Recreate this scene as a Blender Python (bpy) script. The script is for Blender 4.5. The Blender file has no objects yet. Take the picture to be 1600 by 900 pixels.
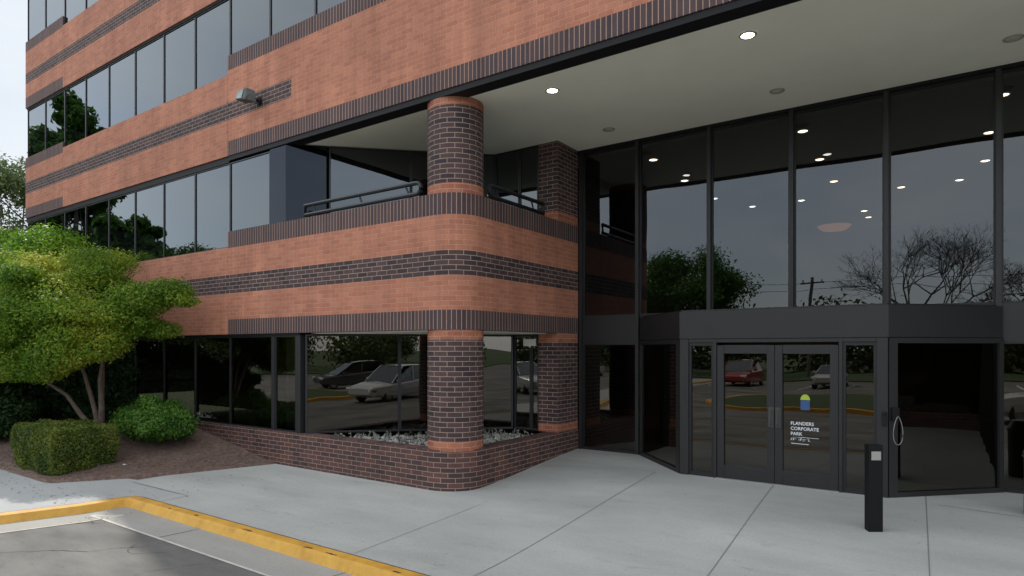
import bpy, bmesh, math, random
import numpy as np
from mathutils import Vector, Matrix
R=math.radians
random.seed(7); rng=np.random.default_rng(11)
scn=bpy.context.scene; COL=scn.collection
# ------------------------------------------------------------------ camera
cd=bpy.data.cameras.new("camera"); cam=bpy.data.objects.new("camera",cd); COL.objects.link(cam)
cam.location=(0,0,2.5); cam.rotation_euler=(R(90),0,R(35.06))
cd.sensor_width=36; cd.lens=36*996/1600; cd.shift_y=0.05925; cd.clip_start=0.05; cd.clip_end=3000
scn.camera=cam
# ------------------------------------------------------------------ light
SUN=Vector((-0.97*math.cos(R(47)),0.24*math.cos(R(47)),math.sin(R(47)))).normalized()
SKY=0.15; SUNE=1.7; EXPO=0.98
w=bpy.data.worlds.new("World"); scn.world=w; w.use_nodes=True
nt=w.node_tree; bg=nt.nodes['Background']; bg.inputs[1].default_value=SKY
sky=nt.nodes.new('ShaderNodeTexSky'); sky.sky_type='NISHITA'; sky.sun_disc=False
sky.sun_elevation=math.asin(SUN.z); sky.sun_rotation=math.atan2(SUN.x,SUN.y)
sky.air_density=1.0; sky.dust_density=1.5; sky.ozone_density=1.0
tc=nt.nodes.new('ShaderNodeTexCoord'); mp=nt.nodes.new('ShaderNodeMapping'); mp.inputs['Scale'].default_value=(1,1,2.6)
nz=nt.nodes.new('ShaderNodeTexNoise'); nz.inputs['Scale'].default_value=2.2; nz.inputs['Detail'].default_value=6; nz.inputs['Roughness'].default_value=.55
rp=nt.nodes.new('ShaderNodeValToRGB'); rp.color_ramp.elements[0].position=.36; rp.color_ramp.elements[1].position=.66
rp.color_ramp.elements[0].color=(.45,.45,.45,1); rp.color_ramp.elements[1].color=(.92,.92,.92,1)
mx=nt.nodes.new('ShaderNodeMix'); mx.data_type='RGBA'; mx.inputs[7].default_value=(6.3,6.5,6.6,1)
nt.links.new(tc.outputs['Generated'],mp.inputs[0]); nt.links.new(mp.outputs[0],nz.inputs['Vector']); nt.links.new(nz.outputs[0],rp.inputs[0])
nt.links.new(rp.outputs[0],mx.inputs[0]); nt.links.new(sky.outputs[0],mx.inputs[6]); dn=nt.nodes.new('ShaderNodeVectorMath'); dn.operation='DOT_PRODUCT'; dn.inputs[1].default_value=(-.905,.27,.33)   # a clearer blue gap in the cloud to the left
rm=nt.nodes.new('ShaderNodeMapRange'); rm.interpolation_type='SMOOTHSTEP'; rm.inputs['From Min'].default_value=.80; rm.inputs['From Max'].default_value=.95
gp=nt.nodes.new('ShaderNodeMix'); gp.data_type='RGBA'; gc=nt.nodes.new('ShaderNodeMix'); gc.data_type='RGBA'; gc.inputs[6].default_value=(2.1,2.45,2.95,1); gc.inputs[7].default_value=(3.1,3.25,3.4,1)
nt.links.new(tc.outputs['Generated'],dn.inputs[0]); nt.links.new(dn.outputs['Value'],rm.inputs[0]); nt.links.new(rm.outputs[0],gp.inputs[0]); nt.links.new(rp.outputs[0],gc.inputs[0])
nt.links.new(mx.outputs[2],gp.inputs[6]); nt.links.new(gc.outputs[2],gp.inputs[7]); nt.links.new(gp.outputs[2],bg.inputs[0])
sl=bpy.data.lights.new("sun",'SUN'); sl.energy=SUNE; sl.angle=R(0.6); sl.color=(1,.95,.87)
so=bpy.data.objects.new("sun",sl); COL.objects.link(so); so.rotation_euler=SUN.to_track_quat('Z','Y').to_euler(); so.location=(0,0,40)
scn.view_settings.view_transform='Standard'; scn.view_settings.look='None'; scn.view_settings.gamma=1
scn.view_settings.exposure=EXPO
try:
    scn.cycles.max_bounces=8; scn.cycles.transparent_max_bounces=24; scn.cycles.glossy_bounces=5; scn.cycles.sample_clamp_indirect=4
except Exception: pass

# ------------------------------------------------------------------ mesh helpers
class MB:
    def __init__(s): s.v=[]; s.f=[]; s.m=[]; s.uv=[]
    def face(s,pts,mat=0,uv=None):
        b=len(s.v); s.v+= [tuple(p) for p in pts]; s.f.append(tuple(range(b,b+len(pts)))); s.m.append(mat)
        s.uv.append(uv if uv else None)
    def box(s,x0,y0,z0,x1,y1,z1,mat=0):
        P=[(x0,y0,z0),(x1,y0,z0),(x1,y1,z0),(x0,y1,z0),(x0,y0,z1),(x1,y0,z1),(x1,y1,z1),(x0,y1,z1)]
        for q in ((0,3,2,1),(4,5,6,7),(0,1,5,4),(1,2,6,5),(2,3,7,6),(3,0,4,7)): s.face([P[i] for i in q],mat)
    def obox(s,p,u,v,du,dv,z0,z1,mat=0):
        """box: origin p(x,y), unit dirs u,v in plan, extents (a,b)"""
        c=[(p[0]+u[0]*a+v[0]*b,p[1]+u[1]*a+v[1]*b) for a,b in ((du[0],dv[0]),(du[1],dv[0]),(du[1],dv[1]),(du[0],dv[1]))]
        s.prism(c,z0,z1,mat)
    def prism(s,c,z0,z1,mat=0):
        A=sum(c[i][0]*c[(i+1)%len(c)][1]-c[(i+1)%len(c)][0]*c[i][1] for i in range(len(c)))
        if A<0: c=c[::-1]
        n=len(c)
        s.face([(x,y,z1) for x,y in c],mat); s.face([(x,y,z0) for x,y in c[::-1]],mat)
        for i in range(n):
            a=c[i];b=c[(i+1)%n]; s.face([(a[0],a[1],z0),(b[0],b[1],z0),(b[0],b[1],z1),(a[0],a[1],z1)],mat)
    def tube(s,pts,r,n=8,mat=0,r2=None,cap=True):
        pts=[Vector(p) for p in pts]; k=len(pts); rings=[]
        up=Vector((0,0,1))
        for i,p in enumerate(pts):
            d=(pts[min(i+1,k-1)]-pts[max(i-1,0)]).normalized()
            a=d.cross(up)
            if a.length<.05: a=d.cross(Vector((1,0,0)))
            a.normalize(); b=a.cross(d).normalized()
            rr=r if r2 is None else r+(r2-r)*i/(k-1)
            rings.append([p+(a*math.cos(t)+b*math.sin(t))*rr for t in [2*math.pi*j/n for j in range(n)]])
        for i in range(k-1):
            for j in range(n):
                s.face([rings[i][j],rings[i][(j+1)%n],rings[i+1][(j+1)%n],rings[i+1][j]],mat)
        if cap:
            s.face(rings[0][::-1],mat); s.face(rings[-1],mat)
    def lathe(s,prof,c=(0,0,0),n=24,mat=0,axis='z'):
        def P(r,h,t):
            a,b=r*math.cos(t),r*math.sin(t)
            return (c[0]+a,c[1]+b,c[2]+h) if axis=='z' else (c[0]+a,c[1]+h,c[2]+b)
        for i in range(len(prof)-1):
            for j in range(n):
                t0=2*math.pi*j/n;t1=2*math.pi*(j+1)/n
                q=[P(*prof[i],t0),P(*prof[i],t1),P(*prof[i+1],t1),P(*prof[i+1],t0)]
                s.face(q,mat)
    def build(s,name,mats,parent=None,smooth=False,loc=None,merge=False,bevel=0):
        me=bpy.data.meshes.new(name); me.from_pydata(s.v,[],s.f)
        if not isinstance(mats,(list,tuple)): mats=[mats]
        for m in mats: me.materials.append(m)
        me.polygons.foreach_set('material_index',s.m)
        if any(u for u in s.uv):
            ul=me.uv_layers.new(name='UVMap'); fl=[]
            for f,u in zip(s.f,s.uv):
                for k in range(len(f)): fl+= list(u[k]) if u else [0.013,0.013]
            ul.data.foreach_set('uv',fl)
        me.update()
        if merge or bevel:
            b=bmesh.new(); b.from_mesh(me); bmesh.ops.remove_doubles(b,verts=b.verts,dist=.0004)
            bmesh.ops.recalc_face_normals(b,faces=b.faces); b.to_mesh(me); b.free()
        if smooth: me.polygons.foreach_set('use_smooth',[True]*len(me.polygons))
        o=bpy.data.objects.new(name,me); COL.objects.link(o)
        if bevel:
            bm=o.modifiers.new('bevel','BEVEL'); bm.width=bevel; bm.segments=2; bm.limit_method='ANGLE'
        if loc: o.location=loc
        if parent: o.parent=parent
        return o
def tag(o,label=None,cat=None,group=None,kind=None):
    if label: o['label']=label
    if cat: o['category']=cat
    if group: o['group']=group
    if kind: o['kind']=kind
    return o
def empty(name,loc=(0,0,0),rz=0,**k):
    o=bpy.data.objects.new(name,None); COL.objects.link(o); o.location=loc; o.rotation_euler=(0,0,rz); o.empty_display_size=.2
    tag(o,**k); return o
def copy_tree(o,parent=None):
    kids=[c for c in KIDS(o)]
    c=o.copy(); COL.objects.link(c); c.parent=parent
    for ch in kids: copy_tree(ch,c)
    return c
def KIDS(o): return [x for x in bpy.data.objects if x.parent==o]
def smoothstep(t): t=max(0,min(1,t)); return t*t*(3-2*t)
# ------------------------------------------------------------------ materials
def newmat(n):
    m=bpy.data.materials.new(n); m.use_nodes=True; nt=m.node_tree; return m,nt,nt.nodes['Principled BSDF']
def plain(n,col,rough=.6,metal=0,var=0,scale=3,bump=0,bscale=30,spec=None,emit=None,es=0):
    m,nt,p=newmat(n); p.inputs['Base Color'].default_value=(*col,1); p.inputs['Roughness'].default_value=rough; p.inputs['Metallic'].default_value=metal
    if spec is not None: p.inputs['Specular IOR Level'].default_value=spec
    if emit: p.inputs['Emission Color'].default_value=(*emit,1); p.inputs['Emission Strength'].default_value=es
    if var:
        t=nt.nodes.new('ShaderNodeTexCoord'); z=nt.nodes.new('ShaderNodeTexNoise'); z.inputs['Scale'].default_value=scale; z.inputs['Detail'].default_value=8; z.inputs['Roughness'].default_value=.62
        r=nt.nodes.new('ShaderNodeValToRGB'); r.color_ramp.elements[0].position=.3; r.color_ramp.elements[1].position=.7
        r.color_ramp.elements[0].color=(*[c*(1-var) for c in col],1); r.color_ramp.elements[1].color=(*[min(1,c*(1+var)) for c in col],1)
        nt.links.new(t.outputs['Object'],z.inputs['Vector']); nt.links.new(z.outputs[0],r.inputs[0]); nt.links.new(r.outputs[0],p.inputs['Base Color'])
    if bump:
        t=nt.nodes.new('ShaderNodeTexCoord'); z=nt.nodes.new('ShaderNodeTexNoise'); z.inputs['Scale'].default_value=bscale; z.inputs['Detail'].default_value=6
        b=nt.nodes.new('ShaderNodeBump'); b.inputs['Strength'].default_value=bump; b.inputs['Distance'].default_value=.02
        nt.links.new(t.outputs['Object'],z.inputs['Vector']); nt.links.new(z.outputs[0],b.inputs['Height']); nt.links.new(b.outputs[0],p.inputs['Normal'])
    return m
def brick(n,c1,c2,mort,bw=.254,rh=.0847,ms=.0055,off=.5,stain=.12):
    m,nt,p=newmat(n); N=nt.nodes; L=nt.links
    t=N.new('ShaderNodeTexCoord'); b=N.new('ShaderNodeTexBrick')
    b.offset=off; b.inputs['Scale'].default_value=1; b.inputs['Mortar Size'].default_value=ms; b.inputs['Mortar Smooth'].default_value=.15
    b.inputs['Bias'].default_value=0; b.inputs['Brick Width'].default_value=bw; b.inputs['Row Height'].default_value=rh
    b.inputs['Color1'].default_value=(*c1,1); b.inputs['Color2'].default_value=(*c2,1); b.inputs['Mortar'].default_value=(*mort,1)
    L.new(t.outputs['UV'],b.inputs['Vector'])
    z=N.new('ShaderNodeTexNoise'); z.inputs['Scale'].default_value=.9; z.inputs['Detail'].default_value=9; z.inputs['Roughness'].default_value=.65
    L.new(t.outputs['Object'],z.inputs['Vector'])
    r=N.new('ShaderNodeValToRGB'); r.color_ramp.elements[0].position=.3; r.color_ramp.elements[1].position=.72
    r.color_ramp.elements[0].color=(1-stain,)*3+(1,); r.color_ramp.elements[1].color=(1+stain,)*3+(1,)
    L.new(z.outputs[0],r.inputs[0])
    mm=N.new('ShaderNodeMix'); mm.data_type='RGBA'; mm.blend_type='MULTIPLY'; mm.inputs[0].default_value=1
    L.new(b.outputs['Color'],mm.inputs[6]); L.new(r.outputs[0],mm.inputs[7])
    mw=N.new('ShaderNodeMapping'); mw.inputs['Scale'].default_value=(2.6,2.6,.22); L.new(t.outputs['Object'],mw.inputs[0])
    zw=N.new('ShaderNodeTexNoise'); zw.inputs['Scale'].default_value=1.0; zw.inputs['Detail'].default_value=7; zw.inputs['Roughness'].default_value=.7; L.new(mw.outputs[0],zw.inputs['Vector'])
    rw=N.new('ShaderNodeValToRGB'); rw.color_ramp.elements[0].position=.34; rw.color_ramp.elements[1].position=.62; rw.color_ramp.elements[0].color=(.80,.79,.80,1); rw.color_ramp.elements[1].color=(1.05,1.05,1.04,1); L.new(zw.outputs[0],rw.inputs[0])
    mwx=N.new('ShaderNodeMix'); mwx.data_type='RGBA'; mwx.blend_type='MULTIPLY'; mwx.inputs[0].default_value=1; L.new(mm.outputs[2],mwx.inputs[6]); L.new(rw.outputs[0],mwx.inputs[7]); mm=mwx
    # fine speckle of fired clay
    z2=N.new('ShaderNodeTexNoise'); z2.inputs['Scale'].default_value=60; z2.inputs['Detail'].default_value=3; L.new(t.outputs['Object'],z2.inputs['Vector'])
    r2=N.new('ShaderNodeValToRGB'); r2.color_ramp.elements[0].position=.3; r2.color_ramp.elements[1].position=.7
    r2.color_ramp.elements[0].color=(.82,.82,.82,1); r2.color_ramp.elements[1].color=(1.12,1.12,1.12,1); L.new(z2.outputs[0],r2.inputs[0])
    m2=N.new('ShaderNodeMix'); m2.data_type='RGBA'; m2.blend_type='MULTIPLY'; m2.inputs[0].default_value=1
    L.new(mm.outputs[2],m2.inputs[6]); L.new(r2.outputs[0],m2.inputs[7]); L.new(m2.outputs[2],p.inputs['Base Color'])
    # relief: mortar set back, rough faces
    inv=N.new('ShaderNodeMath'); inv.operation='SUBTRACT'; inv.inputs[0].default_value=1; L.new(b.outputs['Fac'],inv.inputs[1])
    ad=N.new('ShaderNodeMath'); ad.operation='MULTIPLY_ADD'; ad.inputs[1].default_value=.35; L.new(z2.outputs[0],ad.inputs[0]); L.new(inv.outputs[0],ad.inputs[2])
    bp=N.new('ShaderNodeBump'); bp.inputs['Strength'].default_value=.7; bp.inputs['Distance'].default_value=.008
    L.new(ad.outputs[0],bp.inputs['Height']); L.new(bp.outputs[0],p.inputs['Normal'])
    p.inputs['Roughness'].default_value=.82
    return m
OR1,OR2,ORM=(.51,.20,.118),(.41,.15,.088),(.50,.275,.185)
DK1,DK2,DKM=(.095,.05,.047),(.036,.022,.026),(.40,.30,.24)
BR=brick('orange_brick',OR1,OR2,ORM)
BD=brick('dark_brick',DK1,DK2,DKM)
BP=brick('planter_brick',(.125,.055,.043),(.05,.030,.030),(.36,.25,.20))
BPR=brick('column_orange_brick',(.44,.16,.09),(.34,.11,.062),(.50,.30,.21))
SD=brick('soldier_brick',(.092,.055,.055),(.05,.033,.038),(.44,.27,.20),bw=.0847,rh=1,ms=.0065,off=0)
JOINT=plain('joint_sealant',(.05,.035,.03),.8)
def glass(n,refl,tint,rc=(.9,.95,1.0),rough=.0):
    m=bpy.data.materials.new(n); m.use_nodes=True; nt=m.node_tree; N=nt.nodes; L=nt.links; N.remove(N['Principled BSDF'])
    o=N['Material Output']; tr=N.new('ShaderNodeBsdfTransparent'); tr.inputs[0].default_value=(*tint,1)
    g=N.new('ShaderNodeBsdfGlossy'); g.inputs['Color'].default_value=(*rc,1); g.inputs['Roughness'].default_value=rough
    lw=N.new('ShaderNodeFresnel'); lw.inputs['IOR'].default_value=1.5
    ma=N.new('ShaderNodeMath'); ma.operation='MULTIPLY_ADD'; ma.inputs[1].default_value=.9; ma.inputs[2].default_value=refl; ma.use_clamp=True
    L.new(lw.outputs[0],ma.inputs[0]); mx=N.new('ShaderNodeMixShader'); L.new(ma.outputs[0],mx.inputs[0]); L.new(tr.outputs[0],mx.inputs[1]); L.new(g.outputs[0],mx.inputs[2])
    t=N.new('ShaderNodeTexCoord'); z=N.new('ShaderNodeTexNoise'); z.inputs['Scale'].default_value=.8; z.inputs['Detail'].default_value=1; L.new(t.outputs['Object'],z.inputs['Vector'])
    bp=N.new('ShaderNodeBump'); bp.inputs['Strength'].default_value=.25; bp.inputs['Distance'].default_value=.02; L.new(z.outputs[0],bp.inputs['Height']); L.new(bp.outputs[0],g.inputs['Normal'])
    L.new(mx.outputs[0],o.inputs[0]); return m
G_OFF=glass('office_glass',.058,(.05,.055,.06),(.86,.94,1.0))
G_LOB=glass('lobby_glass',.035,(.22,.20,.18))
G_LOW=glass('ground_glass',.065,(.17,.16,.15),(.95,.90,.82))
FRAME=plain('bronze_frame',(.018,.018,.020),.45,.2)
FRAMEG=plain('grey_metal_panel',(.024,.0235,.0235),.45,.2,var=.08,scale=2)
BLACK=plain('black_metal',(.010,.010,.011),.6,spec=.25)
SOFF=plain('soffit_paint',(.90,.885,.76),.9,var=.04,scale=.7)
CONC=None
def concrete(n,col,var=.13,stain=.5):
    m,nt,p=newmat(n); N=nt.nodes; L=nt.links; t=N.new('ShaderNodeTexCoord')
    a=N.new('ShaderNodeTexNoise'); a.inputs['Scale'].default_value=.55; a.inputs['Detail'].default_value=10; a.inputs['Roughness'].default_value=.6
    b=N.new('ShaderNodeTexNoise'); b.inputs['Scale'].default_value=45; b.inputs['Detail'].default_value=4
    c=N.new('ShaderNodeTexNoise'); c.inputs['Scale'].default_value=2.3; c.inputs['Detail'].default_value=12; c.inputs['Roughness'].default_value=.75; c.inputs['Distortion'].default_value=.6
    mpp=N.new('ShaderNodeMapping'); mpp.inputs['Scale'].default_value=(.6,1.6,1); L.new(t.outputs['Object'],mpp.inputs[0])
    for q in (a,c): L.new(mpp.outputs[0],q.inputs['Vector'])
    L.new(t.outputs['Object'],b.inputs['Vector'])
    r=N.new('ShaderNodeValToRGB'); r.color_ramp.elements[0].position=.32; r.color_ramp.elements[1].position=.68
    r.color_ramp.elements[0].color=(*[v*(1-var) for v in col],1); r.color_ramp.elements[1].color=(*[v*(1+var*.6) for v in col],1); L.new(a.outputs[0],r.inputs[0])
    r2=N.new('ShaderNodeValToRGB'); r2.color_ramp.elements[0].position=.28; r2.color_ramp.elements[1].position=.42
    r2.color_ramp.elements[0].color=(.72,.70,.66,1); r2.color_ramp.elements[1].color=(1,1,1,1); L.new(c.outputs[0],r2.inputs[0])
    r3=N.new('ShaderNodeValToRGB'); r3.color_ramp.elements[0].position=.3; r3.color_ramp.elements[1].position=.7
    r3.color_ramp.elements[0].color=(.9,.9,.9,1); r3.color_ramp.elements[1].color=(1.06,1.06,1.06,1); L.new(b.outputs[0],r3.inputs[0])
    x=N.new('ShaderNodeMix'); x.data_type='RGBA'; x.blend_type='MULTIPLY'; x.inputs[0].default_value=stain; L.new(r.outputs[0],x.inputs[6]); L.new(r2.outputs[0],x.inputs[7])
    y=N.new('ShaderNodeMix'); y.data_type='RGBA'; y.blend_type='MULTIPLY'; y.inputs[0].default_value=1; L.new(x.outputs[2],y.inputs[6]); L.new(r3.outputs[0],y.inputs[7])
    vo=N.new('ShaderNodeTexVoronoi'); vo.inputs['Scale'].default_value=2.4; L.new(t.outputs['Object'],vo.inputs['Vector'])
    rv=N.new('ShaderNodeValToRGB'); rv.color_ramp.elements[0].position=.028; rv.color_ramp.elements[1].position=.05; rv.color_ramp.elements[0].color=(.62,.61,.59,1); rv.color_ramp.elements[1].color=(1,1,1,1); L.new(vo.outputs['Distance'],rv.inputs[0])
    y2=N.new('ShaderNodeMix'); y2.data_type='RGBA'; y2.blend_type='MULTIPLY'; y2.inputs[0].default_value=.8; L.new(y.outputs[2],y2.inputs[6]); L.new(rv.outputs[0],y2.inputs[7]); y=y2
    L.new(y.outputs[2],p.inputs['Base Color']); bp=N.new('ShaderNodeBump'); bp.inputs['Strength'].default_value=.25; bp.inputs['Distance'].default_value=.004; L.new(b.outputs[0],bp.inputs['Height']); L.new(bp.outputs[0],p.inputs['Normal'])
    p.inputs['Roughness'].default_value=.85; return m
CONC=concrete('plaza_concrete',(.405,.41,.378),.20,.95)
CONC2=concrete('gutter_concrete',(.33,.32,.29),.18,.8)
CONC3=concrete('walk_concrete',(.36,.37,.36),.12,.5)
ASPH=concrete('asphalt',(.155,.15,.138),.6,1)
def yellow():
    m,nt,p=newmat('yellow_kerb_paint'); N=nt.nodes; L=nt.links; t=N.new('ShaderNodeTexCoord')
    c=N.new('ShaderNodeTexNoise'); c.inputs['Scale'].default_value=3; c.inputs['Detail'].default_value=14; c.inputs['Roughness'].default_value=.7; L.new(t.outputs['Object'],c.inputs['Vector'])
    r=N.new('ShaderNodeValToRGB'); e=r.color_ramp.elements; e[0].position=.335; e[0].color=(.05,.035,.025,1); e[1].position=.7; e[1].color=(.66,.37,.055,1)
    q=e.new(.36); q.color=(.47,.24,.03,1); q=e.new(.5); q.color=(.58,.31,.04,1)
    L.new(c.outputs[0],r.inputs[0]); L.new(r.outputs[0],p.inputs['Base Color']); p.inputs['Roughness'].default_value=.6; return m
YEL=yellow()
MULCH=plain('mulch',(.15,.10,.078),.95,var=.45,scale=14,bump=1,bscale=40)
GRASS=plain('grass_ground',(.045,.075,.022),.95,var=.4,scale=6,bump=.8,bscale=50)
BARK=plain('bark',(.16,.12,.09),.9,var=.3,scale=9,bump=.8,bscale=22)
BARKD=plain('grey_bark',(.11,.095,.08),.9,var=.3,scale=9,bump=.6,bscale=22)
def leafmat(n,a,b,c,trans=.35,ns=.8):
    m,nt,p=newmat(n); N=nt.nodes; L=nt.links; g=N.new('ShaderNodeNewGeometry'); t=N.new('ShaderNodeTexCoord')
    z=N.new('ShaderNodeTexNoise'); z.inputs['Scale'].default_value=ns; z.inputs['Detail'].default_value=3; L.new(t.outputs['Object'],z.inputs['Vector'])
    ma=N.new('ShaderNodeMath'); ma.operation='MULTIPLY_ADD'; ma.inputs[1].default_value=.45; L.new(g.outputs['Random Per Island'],ma.inputs[0])
    mb=N.new('ShaderNodeMath'); mb.operation='MULTIPLY_ADD'; mb.inputs[1].default_value=1.7; mb.inputs[2].default_value=-.58; L.new(z.outputs[0],mb.inputs[0]); L.new(mb.outputs[0],ma.inputs[2])
    r=N.new('ShaderNodeValToRGB'); e=r.color_ramp.elements; e[0].position=.1; e[0].color=(*a,1); e[1].position=.9; e[1].color=(*c,1); q=e.new(.5); q.color=(*b,1)
    L.new(ma.outputs[0],r.inputs[0]); L.new(r.outputs[0],p.inputs['Base Color']); p.inputs['Roughness'].default_value=.5; p.inputs['Specular IOR Level'].default_value=.3
    tr=N.new('ShaderNodeBsdfTranslucent'); L.new(r.outputs[0],tr.inputs[0]); mx=N.new('ShaderNodeMixShader'); mx.inputs[0].default_value=trans
    L.new(p.outputs[0],mx.inputs[1]); L.new(tr.outputs[0],mx.inputs[2]); L.new(mx.outputs[0],N['Material Output'].inputs[0]); return m
LF_MAIN=leafmat('ornamental_leaf',(.045,.12,.010),(.15,.27,.02),(.46,.46,.06),.5,.6)
LF_BRT=leafmat('bright_leaf',(.07,.18,.012),(.16,.31,.02),(.28,.42,.04),.5)
LF_HEDGE=leafmat('hedge_leaf',(.05,.085,.014),(.11,.155,.024),(.20,.23,.04),ns=2)
LF_SHR=leafmat('shrub_leaf',(.04,.11,.014),(.08,.19,.024),(.15,.28,.04),ns=2)
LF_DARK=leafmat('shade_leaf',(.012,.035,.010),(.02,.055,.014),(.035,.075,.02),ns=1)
LF_FAR=leafmat('far_leaf',(.04,.07,.02),(.075,.105,.03),(.13,.15,.05),ns=.3)

# ------------------------------------------------------------------ wall strips following a plan path
def arc(cx,cy,r,a0,a1,n=14): return [(cx+r*math.cos(R(a0+(a1-a0)*i/n)),cy+r*math.sin(R(a0+(a1-a0)*i/n))) for i in range(n+1)]
def strip(mb,path,bands,thick=.24,s0=0.0,ends=True,topmat=None):
    """path plan points, outer face on the right-hand side when walking; bands [(z0,z1,mat,mode)], mode r=running, s=soldier long, h=soldier short"""
    n=len(path); nor=[]
    for i in range(n):
        a=Vector(path[max(i-1,0)]);b=Vector(path[min(i+1,n-1)]); d=(b-a).normalized()
        if 0<i<n-1:
            d1=(Vector(path[i])-a).normalized(); d2=(b-Vector(path[i])).normalized(); k=1/max(.5,d.dot(d1))
        else: k=1
        nor.append(Vector((d.y,-d.x))*k)
    inn=[(path[i][0]-nor[i].x*thick,path[i][1]-nor[i].y*thick) for i in range(n)]
    s=[s0]
    for i in range(1,n): s.append(s[-1]+math.dist(path[i],path[i-1]))
    for z0,z1,m,mode in bands:
        for i in range(n-1):
            a,b=path[i],path[i+1]
            if mode=='r': v0,v1=z0,z1
            elif mode=='s': v0,v1=.012,.988
            else: v0,v1=.006,.994
            mb.face([(a[0],a[1],z0),(b[0],b[1],z0),(b[0],b[1],z1),(a[0],a[1],z1)],m,[(s[i],v0),(s[i+1],v0),(s[i+1],v1),(s[i],v1)])
    zb,zt=min(b[0] for b in bands),max(b[1] for b in bands); tm=topmat if topmat is not None else bands[-1][2]; bm_=bands[0][2]
    for i in range(n-1):
        a,b,c,d=path[i],path[i+1],inn[i+1],inn[i]
        mb.face([(a[0],a[1],zt),(b[0],b[1],zt),(c[0],c[1],zt),(d[0],d[1],zt)],tm,[(s[i],0.02),(s[i+1],0.02),(s[i+1],.06),(s[i],.06)])
        mb.face([(a[0],a[1],zb),(d[0],d[1],zb),(c[0],c[1],zb),(b[0],b[1],zb)],bm_,[(s[i],0.02),(s[i],.06),(s[i+1],.06),(s[i+1],.02)])
        mb.face([(c[0],c[1],zb),(d[0],d[1],zb),(d[0],d[1],zt),(c[0],c[1],zt)],tm,[(s[i+1],zb),(s[i],zb),(s[i],zt),(s[i+1],zt)])
    if ends:
        for i in (0,n-1):
            a,d=path[i],inn[i]
            for z0,z1,m,mode in bands:
                v0,v1=(z0,z1) if mode=='r' else (.012,.988)
                P=[(a[0],a[1],z0),(d[0],d[1],z0),(d[0],d[1],z1),(a[0],a[1],z1)]; U=[(0,v0),(thick,v0),(thick,v1),(0,v1)]
                if i==n-1: P=P[::-1];U=U[::-1]
                mb.face(P,m,U)
    return s[-1]
XC,YF,YG,YV=-6.66,8.0,12.0,10.52
XL,XJ,XE=-25.23,-13.36,-22.27    # building end, right joint, left joint
ZS=6.72                         # soffit
J=.006
MS=[BR,BD,SD,JOINT,BP,BPR]      # material slots 0 orange,1 dark,2 soldier,3 joint,4 planter,5 column orange
def soldier_low(z0,z1): zz=z1-.125; return [(z0,zz,2,'s'),(zz,z1,2,'h')]
def soldier_top(z0,z1): zz=z0+.10; return [(z0,zz,2,'h'),(zz,z1,2,'s')]
bld=empty('office_building',(-13,8,0),label='red brick office building with dark brick bands, ribbon windows and a deep covered entrance',cat='building')
bld_inv=Vector((13,-8,0))
def part(mb,name,mats,parent=None,**k):
    o=mb.build(name,mats,None,**k); o.parent=parent or bld
    if o.parent==bld: o.location=Vector(o.location)+bld_inv
    return o
XR=16.0
# heights per storey: (bottom, sill mid bay, soldier-bottom top, dark0, dark1, soldier-top bottom, sill right bay)
def spandrel(zb,zm,sb,d0,d1,st,zr,left_top,right_to=XR,dark_end=None,head=0.0):
    mb=MB()
    # left bay with soldiers
    P=[(XL,YF+9),(XL,YF),(XE-J,YF)]
    strip(mb,[(XL,YF),(XE-J,YF)],soldier_low(zb,sb)+[(sb,d0,0,'r'),(d0,d1,1,'r'),(d1,left_top-.33,0,'r')]+soldier_top(left_top-.33,left_top))
    strip(mb,[(XL,YF+10),(XL,YF+.24)],soldier_low(zb,sb)+[(sb,d0,0,'r'),(d0,d1,1,'r'),(d1,left_top-.33,0,'r')]+soldier_top(left_top-.33,left_top),ends=False)
    strip(mb,[(XE+J,YF),(XJ-J,YF)],[(zb,d0,0,'r'),(d0,d1,1,'r'),(d1,zm,0,'r')],s0=3)
    # sealant in the joints
    for x in (XE,XJ): mb.box(x-J,YF+.012,zb+.002,x+J,YF+.2,zm-.002,3)
    return mb
# --- storey 2 spandrel with rounded corner (balcony parapet)
S2=spandrel(2.82,4.76,3.15,3.72,4.14,4.73,5.10,5.06)
RC=.55
pth=[(XJ+J,YF)]+arc(XC-RC,YF+RC,RC,-90,0)+[(XC,11.09)]
b2=soldier_low(2.82,3.15)+[(3.15,3.73,0,'r'),(3.73,4.14,1,'r'),(4.14,4.74,0,'r')]+soldier_top(4.74,5.10)
e=strip(S2,pth,b2,s0=12)
strip(S2,[(XC,11.10),(XC,YG-.06)],b2,s0=e)
S2.box(XC-.2,11.09,2.83,XC-.012,11.10,5.09,3)
part(S2,'brick_spandrel',MS)
# --- storey 3 (canopy edge)
def upper(zb,zm,sb,d0,d1,st,zr,ltop,xend=XR,dend=None):
    mb=spandrel(zb,zm,sb,d0,d1,st,zr,ltop)
    z1=zb
    if dend:
        strip(mb,[(XJ+J,YF),(dend,YF)],soldier_low(z1,sb)+[(sb,d0,0,'r'),(d0,d1,1,'r'),(d1,st,0,'r')]+soldier_top(st,zr),s0=12,ends=False)
        strip(mb,[(dend,YF),(xend,YF)],soldier_low(z1,sb)+[(sb,st,0,'r')]+soldier_top(st,zr),s0=12+dend-XJ,ends=False)
    else:
        strip(mb,[(XJ+J,YF),(xend,YF)],soldier_low(z1,sb)+[(sb,d0,0,'r'),(d0,d1,1,'r'),(d1,st,0,'r')]+soldier_top(st,zr),s0=12)
    return mb
part(upper(6.80,8.60,7.12,7.60,7.98,8.70,9.03,8.78,dend=-11.08),'brick_spandrel',MS)
part(upper(10.42,12.30,10.76,11.22,11.56,12.30,12.62,12.60,dend=-11.08),'brick_spandrel',MS)
part(upper(14.10,16.0,14.44,14.95,15.3,16.0,16.32,16.3,dend=-11.08),'brick_spandrel',MS)
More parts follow.
